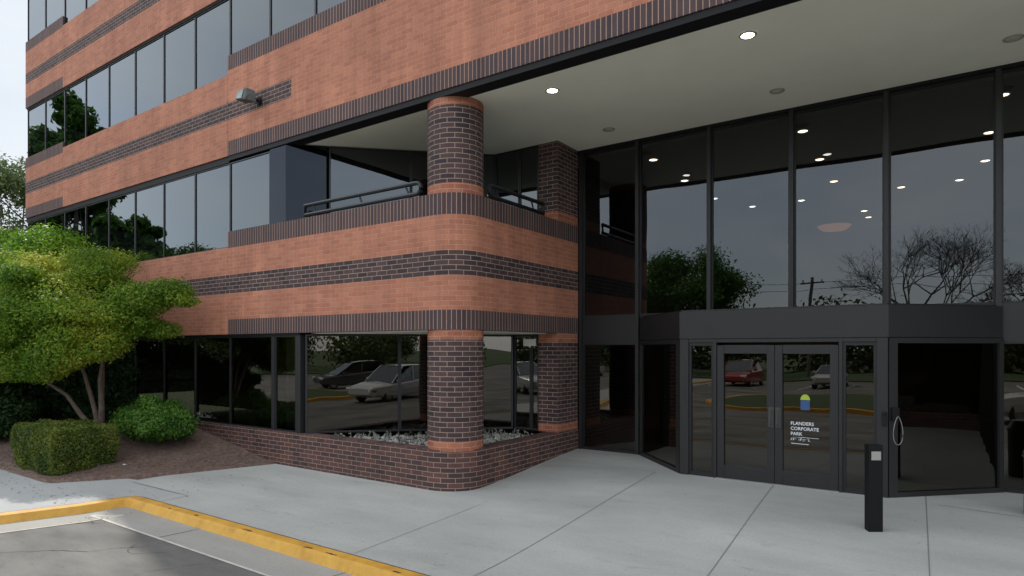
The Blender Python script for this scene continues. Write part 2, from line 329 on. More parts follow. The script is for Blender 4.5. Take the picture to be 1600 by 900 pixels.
part(upper(17.80,19.4,18.1,18.5,18.9,19.4,19.7,19.6,dend=-11.08),'brick_spandrel',MS)
# black drip edge under the canopy and dark window heads
mb=MB(); mb.box(XJ,YF+.02,6.70,XR,YF+.30,6.798,0); mb.box(XL+.02,YF+.03,6.66,XJ,YF+.30,6.798,0)
mb.box(XL+.02,YF+.03,2.77,-10.85,YF+.28,2.818,0)
for z in (10.42,14.10,17.80): mb.box(XL+.02,YF+.03,z-.05,XR,YF+.28,z-.002,0)
part(mb,'drip_edge',BLACK)
# --- soffit over the entrance and balcony
mb=MB(); XD=-11.35   # diagonal wall: Y = X+19.35
Dk=19.38
cz=[(XD-.02,YF+.30),(XR,YF+.30),(XR,YG+.06),(XC,YG+.06),(XC-.0,11.10),(11.12-Dk,11.12)]
mb.prism(cz,ZS,ZS+.08,0)
part(mb,'soffit',SOFF)
# slab under the balcony (ground floor soffit)
mb=MB(); DG=18.86
mb.prism([(8.1-DG,YF+.25),(XC-.30,YF+.25),(XC-.26,11.08),(11.08-DG,11.08)],2.80,2.84,0); part(mb,'balcony_soffit',SOFF)
mb=MB(); mb.prism([(8.2-Dk,YF+.25),(XC-.30,YF+.25),(XC-.26,11.08),(11.08-Dk,11.08)],4.4,4.5,0); part(mb,'balcony_floor',plain('balcony_floor',(.2,.2,.19),.9))
# roof and floor slabs, rear walls keep the inside dark
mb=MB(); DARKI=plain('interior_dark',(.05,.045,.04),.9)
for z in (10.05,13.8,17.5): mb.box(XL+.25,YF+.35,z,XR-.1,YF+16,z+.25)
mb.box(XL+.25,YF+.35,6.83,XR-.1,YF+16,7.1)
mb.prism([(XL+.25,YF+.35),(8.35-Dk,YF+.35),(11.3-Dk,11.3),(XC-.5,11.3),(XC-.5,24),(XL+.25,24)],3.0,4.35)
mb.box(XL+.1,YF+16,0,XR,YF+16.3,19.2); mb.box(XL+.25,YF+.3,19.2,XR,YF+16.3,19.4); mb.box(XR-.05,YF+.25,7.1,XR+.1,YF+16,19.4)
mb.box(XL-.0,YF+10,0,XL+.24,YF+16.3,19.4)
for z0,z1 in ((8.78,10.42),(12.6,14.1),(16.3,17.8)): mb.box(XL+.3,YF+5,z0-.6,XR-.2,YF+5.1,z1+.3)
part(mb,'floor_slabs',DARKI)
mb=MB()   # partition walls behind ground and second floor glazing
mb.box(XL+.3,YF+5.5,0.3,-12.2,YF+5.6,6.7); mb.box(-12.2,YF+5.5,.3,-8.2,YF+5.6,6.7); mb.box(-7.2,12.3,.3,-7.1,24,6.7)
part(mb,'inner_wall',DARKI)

# --- unseen right wing, added as something dark for the angled glass to reflect
mb=MB(); strip(mb,[(9.0,YG),(9.0,YF+.0),(XR,YF)],[(0,.8,4,'r')]+[(2.82,3.15,2,'s'),(3.15,3.72,0,'r'),(3.72,4.14,1,'r'),(4.14,4.76,0,'r'),(4.76,5.1,2,'s')]); part(mb,'brick_spandrel',MS)
mb=MB(); mb.box(9.05,YF+.06,.8,XR,YG,2.82); mb.box(9.05,YF+.06,5.1,XR,YG,6.7); part(mb,'added_wing_glazing',G_LOW)
mb=MB(); mb.box(9.6,YF+.6,.1,XR-.1,YG+2,6.69); part(mb,'added_wing_interior',DARKI)

# --- windows
def win_quad(p,u,w,z0,z1,parent,gl,fr=.03,dep=.09,name='window',frm=None,mid=None,nrm=None):
    """p plan start, u unit dir (left to right seen from outside), outward normal = (u.y,-u.x)"""
    n=(u[1],-u[0]); f=MB(); g=MB(); v=(-n[0],-n[1])
    f.obox(p,u,v,(0,fr),(0,dep),z0,z1); f.obox(p,u,v,(w-fr,w),(0,dep),z0,z1)
    f.obox(p,u,v,(fr,w-fr),(0,dep),z0,z0+fr); f.obox(p,u,v,(fr,w-fr),(0,dep),z1-fr,z1)
    o=part(f,name,frm or FRAME,parent)
    k=.02
    a=(p[0]+u[0]*fr+v[0]*k,p[1]+u[1]*fr+v[1]*k); b=(p[0]+u[0]*(w-fr)+v[0]*k,p[1]+u[1]*(w-fr)+v[1]*k)
    g.face([(a[0],a[1],z0+fr),(b[0],b[1],z0+fr),(b[0],b[1],z1-fr),(a[0],a[1],z1-fr)])
    q=g.build('pane',gl,o)
    return o
gridx=[XL+.02,-23.75,XE,-20.80,-19.32,-17.80,-16.30,-14.83,XJ,-11.87]
x=-11.87
while x+1.485<XR: x+=1.485; gridx.append(x)
YW=YF+.05
def row(z_left,z_mid,z_right,zh,xs,gl):
    for a,b in zip(xs[:-1],xs[1:]):
        c=(a+b)/2; z0=z_left if c<XE else (z_mid if c<XJ else z_right)
        win_quad((a,YW),(1,0),b-a-.002,z0+.004,zh-.006,bld,gl,fr=.022)
row(8.78,8.60,9.03,10.37,[g for g in gridx if g<6.5],G_OFF)
row(12.60,12.30,12.62,14.05,[g for g in gridx if g<-6],G_OFF)
row(16.3,16.0,16.32,17.75,[g for g in gridx if g<-10],G_OFF)
row(5.06,4.76,5.10,6.66,gridx[:10],G_OFF)
row(.80,.80,.80,2.77,gridx[1:9]+[-11.80],G_LOW)
# side wall windows left end
mb=MB(); mb.face([(XL+.05,YF+10,.8),(XL+.05,YF+.1,.8),(XL+.05,YF+.1,2.8),(XL+.05,YF+10,2.8)])
for z0,z1 in ((5.06,6.8),(8.78,10.42),(12.6,14.1),(16.3,17.8)): mb.face([(XL+.05,YF+10,z0),(XL+.05,YF+.1,z0),(XL+.05,YF+.1,z1),(XL+.05,YF+10,z1)])
part(mb,'side_glazing',G_OFF)
# second-floor corner: dark panel then diagonal glazing
d=math.sqrt(.5); U=(d,d)
def diag(k,x0,x1,z0,z1,gl,**kw):
    return win_quad((x0,x0+k),U,(x1-x0)/d-.002,z0,z1,bld,gl,**kw)
mb=MB(); mb.prism([(-11.868,YW),(YW-Dk,YW),(8.62-Dk,8.62),(8.68-Dk-.05,8.70),(-11.868,8.7)],4.5,6.70); 
part(mb,'corner_panel',glass('panel_glass',.03,(.03,.035,.045),(.36,.40,.47)))
diag(Dk,8.66-Dk,9.85-Dk,4.5,6.70,G_OFF,fr=.03); diag(Dk,9.85-Dk,11.12-Dk,4.5,6.70,G_OFF,fr=.03)
xa=11.14-Dk
win_quad((xa,11.12),(1,0),-7.62-xa,4.5,6.70,bld,G_OFF,fr=.03); win_quad((-7.61,11.12),(1,0),.47,4.5,6.70,bld,G_OFF,fr=.03)
# ground corner
mb=MB(); mb.obox((-11.795,YW-.01),(1,0),(0,1),(0,.10),(0,.2),.80,2.77); mb.obox((-10.98,YW-.01),(1,0),(0,1),(0,.14),(0,.2),.80,2.77); part(mb,'corner_mullion',FRAMEG)
win_quad((-11.69,YW),(1,0),.70,.80,2.77,bld,G_LOW,fr=.03)
diag(DG,8.10-DG,9.42-DG,.80,2.79,G_LOW,fr=.035); diag(DG,9.42-DG,11.10-DG,.80,2.79,G_LOW,fr=.035)
xa=11.12-DG
win_quad((xa,11.12),(1,0),.42,.80,2.79,bld,G_LOW,fr=.035); win_quad((xa+.425,11.12),(1,0),-7.125-xa-.425,.80,2.79,bld,G_LOW,fr=.035)
# curtain behind the narrow pane
mb=MB(); n=60
for i in range(n):
    x0=-11.66+.64*i/n; x1=-11.66+.64*(i+1)/n; y=lambda x:YF+.30+.05*math.sin(x*62)+.02*math.sin(x*23)
    mb.face([(x0,y(x0),.84),(x1,y(x1),.84),(x1,y(x1),2.74),(x0,y(x0),2.74)])
tag(mb.build('curtain',plain('curtain',(.42,.46,.45),.9),None,smooth=True),'pale grey curtain hanging in folds behind narrow ground floor pane','curtain')
mb=MB(); mb.box(-7.50,11.10,2.56,-7.19,11.115,2.70); mb.box(-7.36,11.10,2.53,-7.32,11.115,2.56)
tag(mb.build('paper_notice',plain('white_card',(.75,.74,.70),.7)),'small blank white card fixed high on the window beside brick pier','notice')

# --- brick pier and round columns
def bandcol(mb,z0,z1,o0,o1,path,s0=0,thick=.2,ends=False):
    strip(mb,path,[(z0,z0+o0,5,'r'),(z0+o0,z1-o1,1,'r'),(z1-o1,z1,5,'r')],thick=thick,s0=s0,ends=ends)
mb=MB()
pp=[(-7.12,11.9),(-7.12,11.10),(XC-.001,11.10),(XC-.001,YG-.07)]
for z0,z1,o0,o1 in ((.80,2.82,.17,.19),(5.10,ZS-.002,.20,.004)):
    mb=MB(); bandcol(mb,z0,z1,o0,o1,pp,thick=.15); part(mb,'brick_pier',MS)
RCo=.485; CX,CY=XC-RCo-.025,YF+RCo+.025
circ=[(CX+RCo*math.cos(t),CY+RCo*math.sin(t)) for t in [2*math.pi*i/48 for i in range(49)]]
for z0,z1,o0,o1 in ((.78,2.82,.17,.17),(5.09,6.72,.18,.15)):
    mb=MB(); 
    for a,b,mt in ((z0,z0+o0,5),(z0+o0,z1-o1,1),(z1-o1,z1,5)):
        s=0
        for i in range(48):
            p,q=circ[i],circ[i+1]; ds=2.964/48
            mb.face([(p[0],p[1],a),(q[0],q[1],a),(q[0],q[1],b),(p[0],p[1],b)],mt,[(s,a),(s+ds,a),(s+ds,b),(s,b)]); s+=ds
    part(mb,'round_column',MS,smooth=True)

# --- planter wall
mb=MB(); RP=.62
pp=[(-16.5,YF-.0),( -11,YF)]+[(XC-RP,YF)]+arc(XC-RP,YF+RP,RP,-90,0)[1:]+[(XC,11.97)]
strip(mb,[(-17.5,YF-.015)]+[(a,b-.015) if b<8.01 else (a+.0,b) for a,b in pp[1:]],[(-.1,.715,4,'r'),(.715,.80,4,'r')],thick=.26,topmat=4)
tag(mb.build('planter_wall',MS),'low dark brown brick planter wall curving round beneath the corner column','planter wall')
# planter fill
DIRT=plain('planter_soil',(.09,.085,.075),.95,var=.5,scale=10,bump=1,bscale=40)
mb=MB(); mb.prism([(-10.9,YF+.2),(XC-.5,YF+.2),(XC-.2,YF+.6),(XC-.2,11.1),(11.1-DG,11.1),(8.05-DG,YF+.2)],.55,.70); 
tag(mb.build('planter_soil',DIRT),kind='structure')
mb=MB()
for i in range(900):
    x=rng.uniform(-10.6,XC-.35); y=rng.uniform(YF+.32,11.0)
    if y>x+DG-.05: continue
    if (x-CX)**2+(y-CY)**2<.52**2: continue
    r=rng.uniform(.015,.05); h=rng.uniform(.5,1.0); a0=rng.uniform(0,6); n=5
    P=[(x+r*math.cos(a0+k*1.257)*rng.uniform(.7,1.2),y+r*math.sin(a0+k*1.257),.695) for k in range(n)]; T=[(x+(p[0]-x)*.6,y+(p[1]-y)*.6,.70+r*h) for p in P]
    mb.face(T); [mb.face([P[k],P[(k+1)%n],T[(k+1)%n],T[k]]) for k in range(n)]
tag(mb.build('gravel',plain('pale_gravel',(.45,.43,.40),.9,var=.5,scale=9)),'pale broken gravel scattered over the corner planter bed','gravel',kind='stuff')
mb=MB()
for i in range(420):
    x=rng.uniform(-10.4,XC-.35); y=rng.uniform(YF+.32,10.9)
    if y>x+DG-.12 or (x-CX)**2+(y-CY)**2<.53**2: continue
    h=rng.uniform(.05,.17); dx,dy=rng.normal(0,.05,2)
    mb.tube([(x,y,.69),(x+dx,y+dy,.69+h)],.006,3,cap=False)
    for k in range(3):
        a=rng.uniform(0,6.3); q=rng.uniform(.02,.04); zz=.69+h*rng.uniform(.4,1)
        mb.face([(x+dx,y+dy,zz),(x+dx+q*math.cos(a),y+dy+q*math.sin(a),zz+q*.6),(x+dx+q*1.4*math.cos(a+.5),y+dy+q*1.4*math.sin(a+.5),zz)])
tag(mb.build('dry_ground_cover',plain('dry_stems',(.30,.30,.25),.9,var=.5,scale=20)),'withered grey ground cover plants in the planter beside the column','ground cover',kind='stuff')

# --- balcony rails
def rail(name,pts_top,pts_bot,posts,label):
    o=empty(name,pts_top[0],label=label,cat='handrail',group='dark metal rails on the balcony parapet')
    inv=-Vector(pts_top[0])
    def pt(mb,nm): q=mb.build(nm,RAILM,o,smooth=True); q.location=inv
    a=MB(); loop=pts_top+pts_bot[::-1]+[pts_top[0]]
    a.tube(loop,.040,8,cap=False); pt(a,'rail_loop')
    for p in posts:
        a=MB(); base=Vector(p[0]); 
        for s_ in (-.035,.035): a.tube([base+Vector((s_*p[2][0],s_*p[2][1],0)),Vector(p[1])+Vector((s_*p[2][0],s_*p[2][1],-.18))],.014,6)
        a.tube([Vector(p[1])+Vector((0,0,-.19)),Vector(p[1])+Vector((-.10*p[2][0],-.10*p[2][1],0))],.018,6)
        pt(a,'post')
RAILM=plain('rail_paint',(.022,.026,.030),.35,.3)
yr=YF+.12
def rnd(x,z0,z1,sgn,y,ax='x',n=6):
    r=(z1-z0)/2; L=[]
    for i in range(n+1):
        t=R(90-180*i/n); L.append((x+sgn*r*math.cos(t),(z0+z1)/2+r*math.sin(t)))
    return L
# left rail (parallel to front)
Pt=[(-10.80,yr,5.38)]+[(x_,yr,z_) for x_,z_ in rnd(-7.72,5.19,5.38,1,yr)]+[(-10.80,yr,5.19)]
rail('handrail',Pt[:2],Pt[2:][::-1],[((x_,yr,5.09),(x_,yr,5.38),(1,0)) for x_ in (-10.45,-9.1,-7.9)],'dark metal handrail on the front parapet left of the round column')
Q=[(XC-.12,10.75,5.38)]+[(XC-.12,9.05-(x_-9.05),z_) for x_,z_ in rnd(9.05,5.19,5.38,1,0)]+[(XC-.12,10.75,5.19)]
rail('handrail',Q[:2],Q[2:][::-1],[((XC-.12,y_,5.09),(XC-.12,y_,5.38),(0,1)) for y_ in (9.25,10.4)],'dark metal handrail on side parapet between round column and brick pier')

# --- lobby curtain wall
lob=empty('lobby_glass_wall',(XC,YG,.37),label='tall dark framed glass curtain wall under the entrance canopy',cat='glass wall')
def lpart(mb,name,mat,par=None,inv=Vector((-XC,-YG,-.37)),**k):
    o=mb.build(name,mat,par or lob,**k)
    if (par or lob)==lob: o.location=inv
    return o
LX=[-6.60,-5.31,-3.86,-2.41,-.97,.48,1.93,3.38,4.83,6.28,7.73]
for a,b in zip(LX[:-1],LX[1:]):
    for z0,z1,gl in ((3.18,6.66,G_LOB),)+(((.40,2.60,G_LOW),) if (b<-5 or a>.4) else ()):
        f=MB(); f.box(a+.035,YG,z0,a+.06,YG+.08,z1); f.box(b-.06,YG,z0,b-.035,YG+.08,z1); f.box(a+.06,YG,z0,b-.06,YG+.08,z0+.025); f.box(a+.06,YG,z1-.025,b-.06,YG+.08,z1)
        o=lpart(f,'window',FRAME); g=MB(); g.face([(a+.06,YG+.03,z0+.025),(b-.06,YG+.03,z0+.025),(b-.06,YG+.03,z1-.025),(a+.06,YG+.03,z1-.025)]); g.build('pane',gl,o)
for x in LX:
    f=MB(); lo=.30 if (x<-5 or x>.4) else 3.18
    f.box(x-.035,YG-.07,lo,x+.035,YG+.10,6.67); lpart(f,'mullion',FRAMEG)
f=MB(); f.box(XC,YG-.05,6.665,8,YG+.12,ZS-.002); lpart(f,'head_beam',BLACK)
f=MB()
for a,b in zip(LX[:-1],LX[1:]):
    if b<-5 or a>.4: f.box(a+.036,YG-.012,2.602,b-.036,YG+.08,3.178); f.box(a+.036,YG-.012,.30,b-.036,YG+.08,.398)
    else: f.box(a+.036,YG,3.135,b-.036,YG+.08,3.178)
lpart(f,'transom_panel',FRAMEG)

# --- entrance vestibule
ves=empty('entrance_vestibule',(-2.37,YV,.37),label='dark metal entrance vestibule with angled glass sides and double doors',cat='entrance')
vinv=Vector((2.37,-YV,-.37))
def vp(mb,name,mat,par=None,**k):
    o=mb.build(name,mat,par or ves,**k)
    if not par: o.location=vinv
    return o
VL,VR=-3.90,-.83
f=MB(); AL=(-5.27,11.93); AR=(.56,11.93)
f.prism([(VL,YV),(VR,YV),(AR[0]-.03,AR[1]-.02),(AL[0]+.03,AL[1]-.02)],2.66,3.13); vp(f,'fascia',FRAMEG,bevel=.01)
f=MB(); f.prism([(VL+.02,YV+.02),(VR-.02,YV+.02),(AR[0]-.1,AR[1]-.02),(AL[0]+.1,AL[1]-.02)],3.13,3.15); vp(f,'roof',FRAME)
# side angled walls
for (p,q,sg) in ((AL,(VL,YV),0),((VR,YV),AR,1)):
    dx,dy=q[0]-p[0],q[1]-p[1]; Ln=math.hypot(dx,dy); u=(dx/Ln,dy/Ln); n=(u[1],-u[0]); v=(-n[0],-n[1])
    a0,a1=(.10,Ln-.16) if sg==0 else (.16,Ln-.10)
    f=MB(); f.obox(p,u,v,(0.02,a0),(0.004,.10),.28,2.655); f.obox(p,u,v,(a1,Ln-.02),(0.004,.10),.28,2.655); f.obox(p,u,v,(a0,a1),(.004,.10),.28,.44); f.obox(p,u,v,(a0,a1),(.004,.10),2.58,2.655)
    o=vp(f,'side_window',FRAMEG)
    g=MB(); A=(p[0]+u[0]*a0+v[0]*.04,p[1]+u[1]*a0+v[1]*.04); B=(p[0]+u[0]*a1+v[0]*.04,p[1]+u[1]*a1+v[1]*.04)
    g.face([(*A,.44),(*B,.44),(*B,2.58),(*A,2.58)]); g.build('pane',G_LOW,o)
# front frame posts and head
f=MB()
for a,b in ((VL+.004,-3.745),(-3.325,-3.275),(-1.465,-1.415),(-.975,VR-.004)): f.box(a,YV,.30,b,YV+.14,2.658)
f.box(-3.745,YV+.01,2.60,-.975,YV+.13,2.658); vp(f,'door_frame',FRAMEG,bevel=.006)
for a,b in ((-3.745,-3.325),(-1.415,-.975)):
    f=MB(); f.box(a,YV+.03,.34,a+.04,YV+.10,2.60); f.box(b-.04,YV+.03,.34,b,YV+.10,2.60); f.box(a+.04,YV+.03,.34,b-.04,YV+.10,.44); f.box(a+.04,YV+.03,2.55,b-.04,YV+.10,2.60)
    o=vp(f,'sidelight',FRAME); g=MB(); g.face([(a+.04,YV+.06,.44),(b-.04,YV+.06,.44),(b-.04,YV+.06,2.55),(a+.04,YV+.06,2.55)]); g.build('pane',G_LOW,o)
DX=[(-3.27,-2.373),(-2.367,-1.47)]
for i,(a,b) in enumerate(DX):
    f=MB(); y0,y1=YV+.02,YV+.07; st=.115
    f.box(a,y0,.385,a+st,y1,2.555); f.box(b-st,y0,.385,b,y1,2.555); f.box(a+st,y0,.385,b-st,y1,.60); f.box(a+st,y0,2.42,b-st,y1,2.555)
    o=vp(f,'door',FRAMEG,bevel=.004)
    g=MB(); g.face([(a+st,YV+.045,.60),(b-st,YV+.045,.60),(b-st,YV+.045,2.42),(a+st,YV+.045,2.42)]); g.build('pane',G_LOW,o)
    h=MB(); hx=b-.05 if i==0 else a+.05
    h.tube([(hx,y0+.01,1.30),(hx,y0-.055,1.305),(hx,y0-.065,1.33),(hx,y0-.065,1.52),(hx,y0-.055,1.545),(hx,y0+.01,1.55)],.011,8); h.box(hx-.04,y0-.008,1.27,hx+.04,y0+.0,1.58)
    h.build('handle',plain('brushed_steel%d'%i,(.10,.095,.09),.4,.6),o,smooth=False)
    h=MB(); h.tube([(a+.1,YV+.12,1.36),(b-.1,YV+.12,1.36)],.014,8); h.build('push_bar',plain('bar_steel%d'%i,(.5,.5,.48),.4,.6),o)
f=MB(); f.box(-3.28,YV-.03,.345,-1.46,YV+.12,.383); vp(f,'threshold',plain('threshold',(.4,.39,.37),.5,.6))
# white lettering on the right-hand leaf: broken, unreadable strokes as in the photograph
f=MB(); lr=random.Random(3)
def glyphs(x0,x1,z0,z1):
    x=x0
    while x<x1-.012:
        w_=lr.uniform(.022,.036); t=.006
        for k in range(lr.choice((2,3,3,4))):
            m_=lr.choice('vvhhdd')
            if m_=='v': xx=x+lr.uniform(0,w_-t); f.face([(xx,YS,z0),(xx+t,YS,z0),(xx+t,YS,z1),(xx,YS,z1)])
            elif m_=='h': zz=lr.choice((z0,(z0+z1)/2,z1-t)); f.face([(x,YS-.0005,zz),(x+w_,YS-.0005,zz),(x+w_,YS-.0005,zz+t),(x,YS-.0005,zz+t)])
            else: f.face([(x,YS-.001,z0),(x+t*1.4,YS-.001,z0),(x+w_,YS-.001,z1),(x+w_-t*1.4,YS-.001,z1)])
        x+=w_+.007
YS=YV+.040
def text(t,x,z,h,wd):
    cu=bpy.data.curves.new('t','FONT'); cu.body=t; cu.size=h*1.38; cu.offset=h*.02; cu.resolution_u=3; ob=bpy.data.objects.new('t',cu); COL.objects.link(ob)
    dg=bpy.context.evaluated_depsgraph_get(); me=bpy.data.meshes.new_from_object(ob.evaluated_get(dg)); W_=max(v.co.x for v in me.vertices)
    for p in me.polygons: f.face([(x+me.vertices[k].co.x*wd/W_,YS,z+me.vertices[k].co.y) for k in p.vertices])
    bpy.data.objects.remove(ob); bpy.data.curves.remove(cu); bpy.data.meshes.remove(me)
text('FLANDERS',-2.14,1.325,.052,.33); text('CORPORATE',-2.14,1.245,.052,.40); text('PARK',-2.14,1.165,.052,.17); glyphs(-2.14,-1.86,1.085,1.125)
f.face([(-2.13,YS,1.035),(-1.88,YS,1.03),(-1.88,YS,1.038),(-2.13,YS,1.043)]); f.face([(-2.13,YS,1.135),(-1.74,YS,1.133),(-1.74,YS,1.138),(-1.98,YS,1.14)])
vp(f,'door_lettering',plain('white_vinyl',(.75,.77,.8),.6))
o=empty('door_sticker',(-1.93,YV+.036,1.56),label='small blue and lime green sticker on the right entrance door glass',cat='sticker')
g=MB(); g.prism([(-.065,-.0),(.065,0),(.065,.004),(-.065,.004)],0,.15); g.build('blue_panel',plain('blue_vinyl',(.03,.08,.22),.5),o)
g=MB(); c_=[(.068*math.cos(a),.155+.085*math.sin(a)) for a in [math.pi*k/12 for k in range(13)]]
g.face([(x,-.001,z) for x,z in c_]); g.face([(x,.003,z) for x,z in c_[::-1]]); [g.face([(c_[k][0],-.001,c_[k][1]),(c_[k][0],.003,c_[k][1]),(c_[k+1][0],.003,c_[k+1][1]),(c_[k+1][0],-.001,c_[k+1][1])]) for k in range(12)]
g.build('lime_cap',plain('lime_vinyl',(.38,.50,.05),.5),o)
# card reader on the post and looped cable with its handset
f=MB(); f.box(-.905,YV-.035,1.40,-.845,YV-.001,1.60); f.box(-.895,YV-.05,1.56,-.855,YV-.035,1.59)
tag(f.build('card_reader',BLACK,bevel=.005),'small black card reader on the metal post right of the doors','card reader')
o=empty('intercom',(-.72,10.63,1.35),label='wall mounted black intercom with a pale looped cable hanging below',cat='intercom')
f=MB(); f.obox((-.80,10.55),(d,d),(d,-d),(0,.10),(0.0,.05),1.47,1.66); q=f.build('housing',BLACK,o,bevel=.006); q.location=-o.location
f=MB(); L=[]
for i in range(25):
    t=2*math.pi*i/24; rr=.075*(1+.15*math.cos(t)); a=rr*math.sin(t)*(1-.45*math.cos(t)); zc=1.335+.20*math.cos(t); L.append((-.76+d*a+.05,10.59+d*a-.05,zc))
f.tube(L,.0045,6,cap=False); q=f.build('cable',plain('cable',(.30,.30,.30),.5),o,smooth=True); q.location=-o.location
# wall flood light
o=empty('flood_light',(-12.15,YF,7.80),label='weathered grey floodlight box on arm fixed to upper brick wall',cat='flood light')
f=MB(); f.tube([(.0,0,-.05),(0,-.16,-.05),(-.02,-.22,0)],.035,8); f.lathe([(0,-.045),(.085,-.045),(.085,0)],(0,0,-.05),16,axis='y'); f.build('bracket',BLACK,o)
f=MB(); P=[(-.26,-.20,-.13),(.10,-.14,-.15),(.10,-.46,-.17),(-.26,-.50,-.12),(-.23,-.20,.10),(.04,-.16,.16),(.02,-.38,.17),(-.24,-.44,.12)]
for q in ((0,3,2,1),(4,5,6,7),(0,1,5,4),(1,2,6,5),(2,3,7,6),(3,0,4,7)): f.face([P[i] for i in q])
f.v=[(x*.85-.01,y*.85,z*.85) for x,y,z in f.v]; f.build('lamp_housing',plain('weathered_grey',(.09,.10,.095),.75,var=.5,scale=12),o,merge=True,bevel=.02)
f=MB(); Z=.006
f.face([(-.23,-.50-Z,-.105),(-.02,-.475-Z,-.125),(-.04,-.40-Z,.135),(-.215,-.45-Z,.095)]); f.v=[(x*.85-.01,y*.85-.006,z*.85) for x,y,z in f.v]; f.build('lens',plain('lens_glass',(.26,.29,.28),.5,var=.45,scale=9),o)

# --- downlights (built once, copied)
EM=plain('lamp_glow',(.9,.88,.8),.5,emit=(1,.93,.80),es=6.0)
EMO=plain('lamp_unlit',(.55,.52,.42),.4); TRIM=plain('lamp_trim',(.42,.38,.30),.5)
def dl(lit,z):
    o=empty('ceiling_light',(0,0,z)); f=MB(); f.lathe([(.085,-.002),(.088,-.012),(.115,-.012),(.12,-.001)],(0,0,0),24); f.build('trim',TRIM,o,smooth=True)
    f=MB(); f.lathe([(.0001,-.022),(.05,-.019),(.085,-.006)],(0,0,0),20); f.build('lens',EM if lit else EMO,o,smooth=True); return o
A=dl(True,ZS); A.location=(-5.44,8.90,ZS-.001); tag(A,'lit round downlight in canopy soffit nearest the round column','ceiling light','lights in the canopy soffit')
def put(src,loc,label,g):
    c=copy_tree(src); c.location=loc; tag(c,label,'ceiling light',g); return c
put(A,(-2.33,8.84,ZS-.001),'lit round downlight in canopy soffit above the plaza, larger and nearer','lights in the canopy soffit')
B=dl(False,ZS); B.location=(-5.52,11.10,ZS-.001); tag(B,'unlit round downlight in the canopy soffit near the brick pier','ceiling light','lights in the canopy soffit')
put(B,(-2.44,11.03,ZS-.001),'unlit round downlight in canopy soffit above the doors','lights in the canopy soffit')
put(B,(.60,11.0,ZS-.001),'unlit round downlight in canopy soffit at the right edge of the picture','lights in the canopy soffit')
LBL=['%s lobby ceiling downlight %s'%(a,b) for a,b in (('nearest','behind first tall lobby pane'),('second','behind first tall lobby pane from the brick pier'),('third','just behind the second lobby mullion'),('lowest left','behind second tall lobby pane from the left'),
 ('nearest','behind third tall lobby pane, close to its left mullion'),('second','behind third tall lobby pane above the pendant lamp'),('third','behind third tall lobby pane above the pendant lamp'),('small','left edge of the third tall lobby pane'),('upper','of a close pair right of the pendant lamp'),('lower','of a close pair right of the pendant lamp'),
 ('left','of two small ones behind the fourth tall lobby pane'),('middle','behind the fourth tall lobby pane near its right side'),('upper small','close to the right mullion of the fourth tall lobby pane'),('large','beside the last mullion of the tall lobby glass'),('largest','behind the rightmost tall lobby pane'),('front','deep in the lobby beyond the right edge'),('middle','deep in the lobby beyond the right edge'),('rear','deep in the lobby beyond the right edge'))]
for i,(x,y) in enumerate(((-5.4,13.0),(-5.45,15.05),(-5.44,17.3),(-4.85,18.9),(-2.4,12.9),(-2.46,15.03),(-2.5,17.2),(-3.55,18.9),(-2.3,21.4),(-2.3,22.5),(-1.2,18.8),(0,18.8),(.46,17.2),(.46,15.0),(.57,12.9),(3.4,12.9),(3.4,15.0),(3.4,17.2))):
    c=copy_tree(A); c.location=(x,y,6.578); tag(c,LBL[i],'ceiling light','lights in the lobby ceiling')
# lobby interior
lr_=MB(); lr_.box(XC-.4,YG+.14,6.58,8,23.9,6.64); tag(lr_.build('lobby_ceiling',plain('lobby_ceiling',(.34,.28,.21),.9)),kind='structure')
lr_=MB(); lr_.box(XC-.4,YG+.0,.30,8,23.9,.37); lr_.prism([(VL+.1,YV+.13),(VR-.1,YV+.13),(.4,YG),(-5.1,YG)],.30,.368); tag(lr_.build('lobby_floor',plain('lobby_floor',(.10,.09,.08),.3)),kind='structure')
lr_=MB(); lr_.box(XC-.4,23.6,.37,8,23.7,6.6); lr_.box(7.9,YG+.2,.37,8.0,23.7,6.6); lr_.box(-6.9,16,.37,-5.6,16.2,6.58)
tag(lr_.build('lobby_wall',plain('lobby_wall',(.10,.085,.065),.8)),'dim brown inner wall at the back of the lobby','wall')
f=MB(); f.box(-4.6,15.5,.37,-1.2,16.2,1.45); f.box(-4.7,15.4,1.45,-1.1,16.3,1.50)
tag(f.build('reception_desk',plain('desk_wood',(.22,.12,.06),.4)),'long wooden reception desk standing inside the dim lobby','desk')
f=MB(); f.lathe([(.01,-.02),(.26,.0),(.36,.07),(.38,.11)],(0,0,0),24); f.lathe([(.38,.11),(.34,.10),(.2,.03),(.02,.02)],(0,0,0),24)
o=empty('pendant_lamp',(-2.55,17.6,5.45),label='warm glowing bowl pendant lamp hanging inside the lobby',cat='pendant lamp'); f.build('lamp_bowl',plain('warm_bowl',(.25,.13,.07),.6,emit=(1,.5,.25),es=.22),o)
f=MB(); f.tube([(0,0,.05),(0,0,1.12)],.008,6); f.build('rod',BLACK,o)

# ------------------------------------------------------------------ ground
def gz(x,y):
    k=max(0,min(1,(x-XC)/2.66)); y0=8.4-2.9*k; y1=12-1.6*k; t=max(0,min(1,(y-y0)/(y1-y0)))
    return .12+.25*(t*.6+.4*smoothstep(t))
def mz(x,y): return .125+.68*max(0,min(1,(-11.6-x)/3.9))*max(0,min(1,(y-4.45)/3.4))**.85+.01*math.sin(x*5)*math.sin(y*6)
f=MB(); f.face([(-600,-600,-.03),(600,-600,-.03),(600,600,-.03),(-600,600,-.03)]); tag(f.build('ground',GRASS),kind='structure')
# road: asphalt, drive lane and parking lot
f=MB(); f.face([(-70,-60,0),(60,-60,0),(60,4.25,0),(-70,4.25,0)]); tag(f.build('road',ASPH),kind='structure')
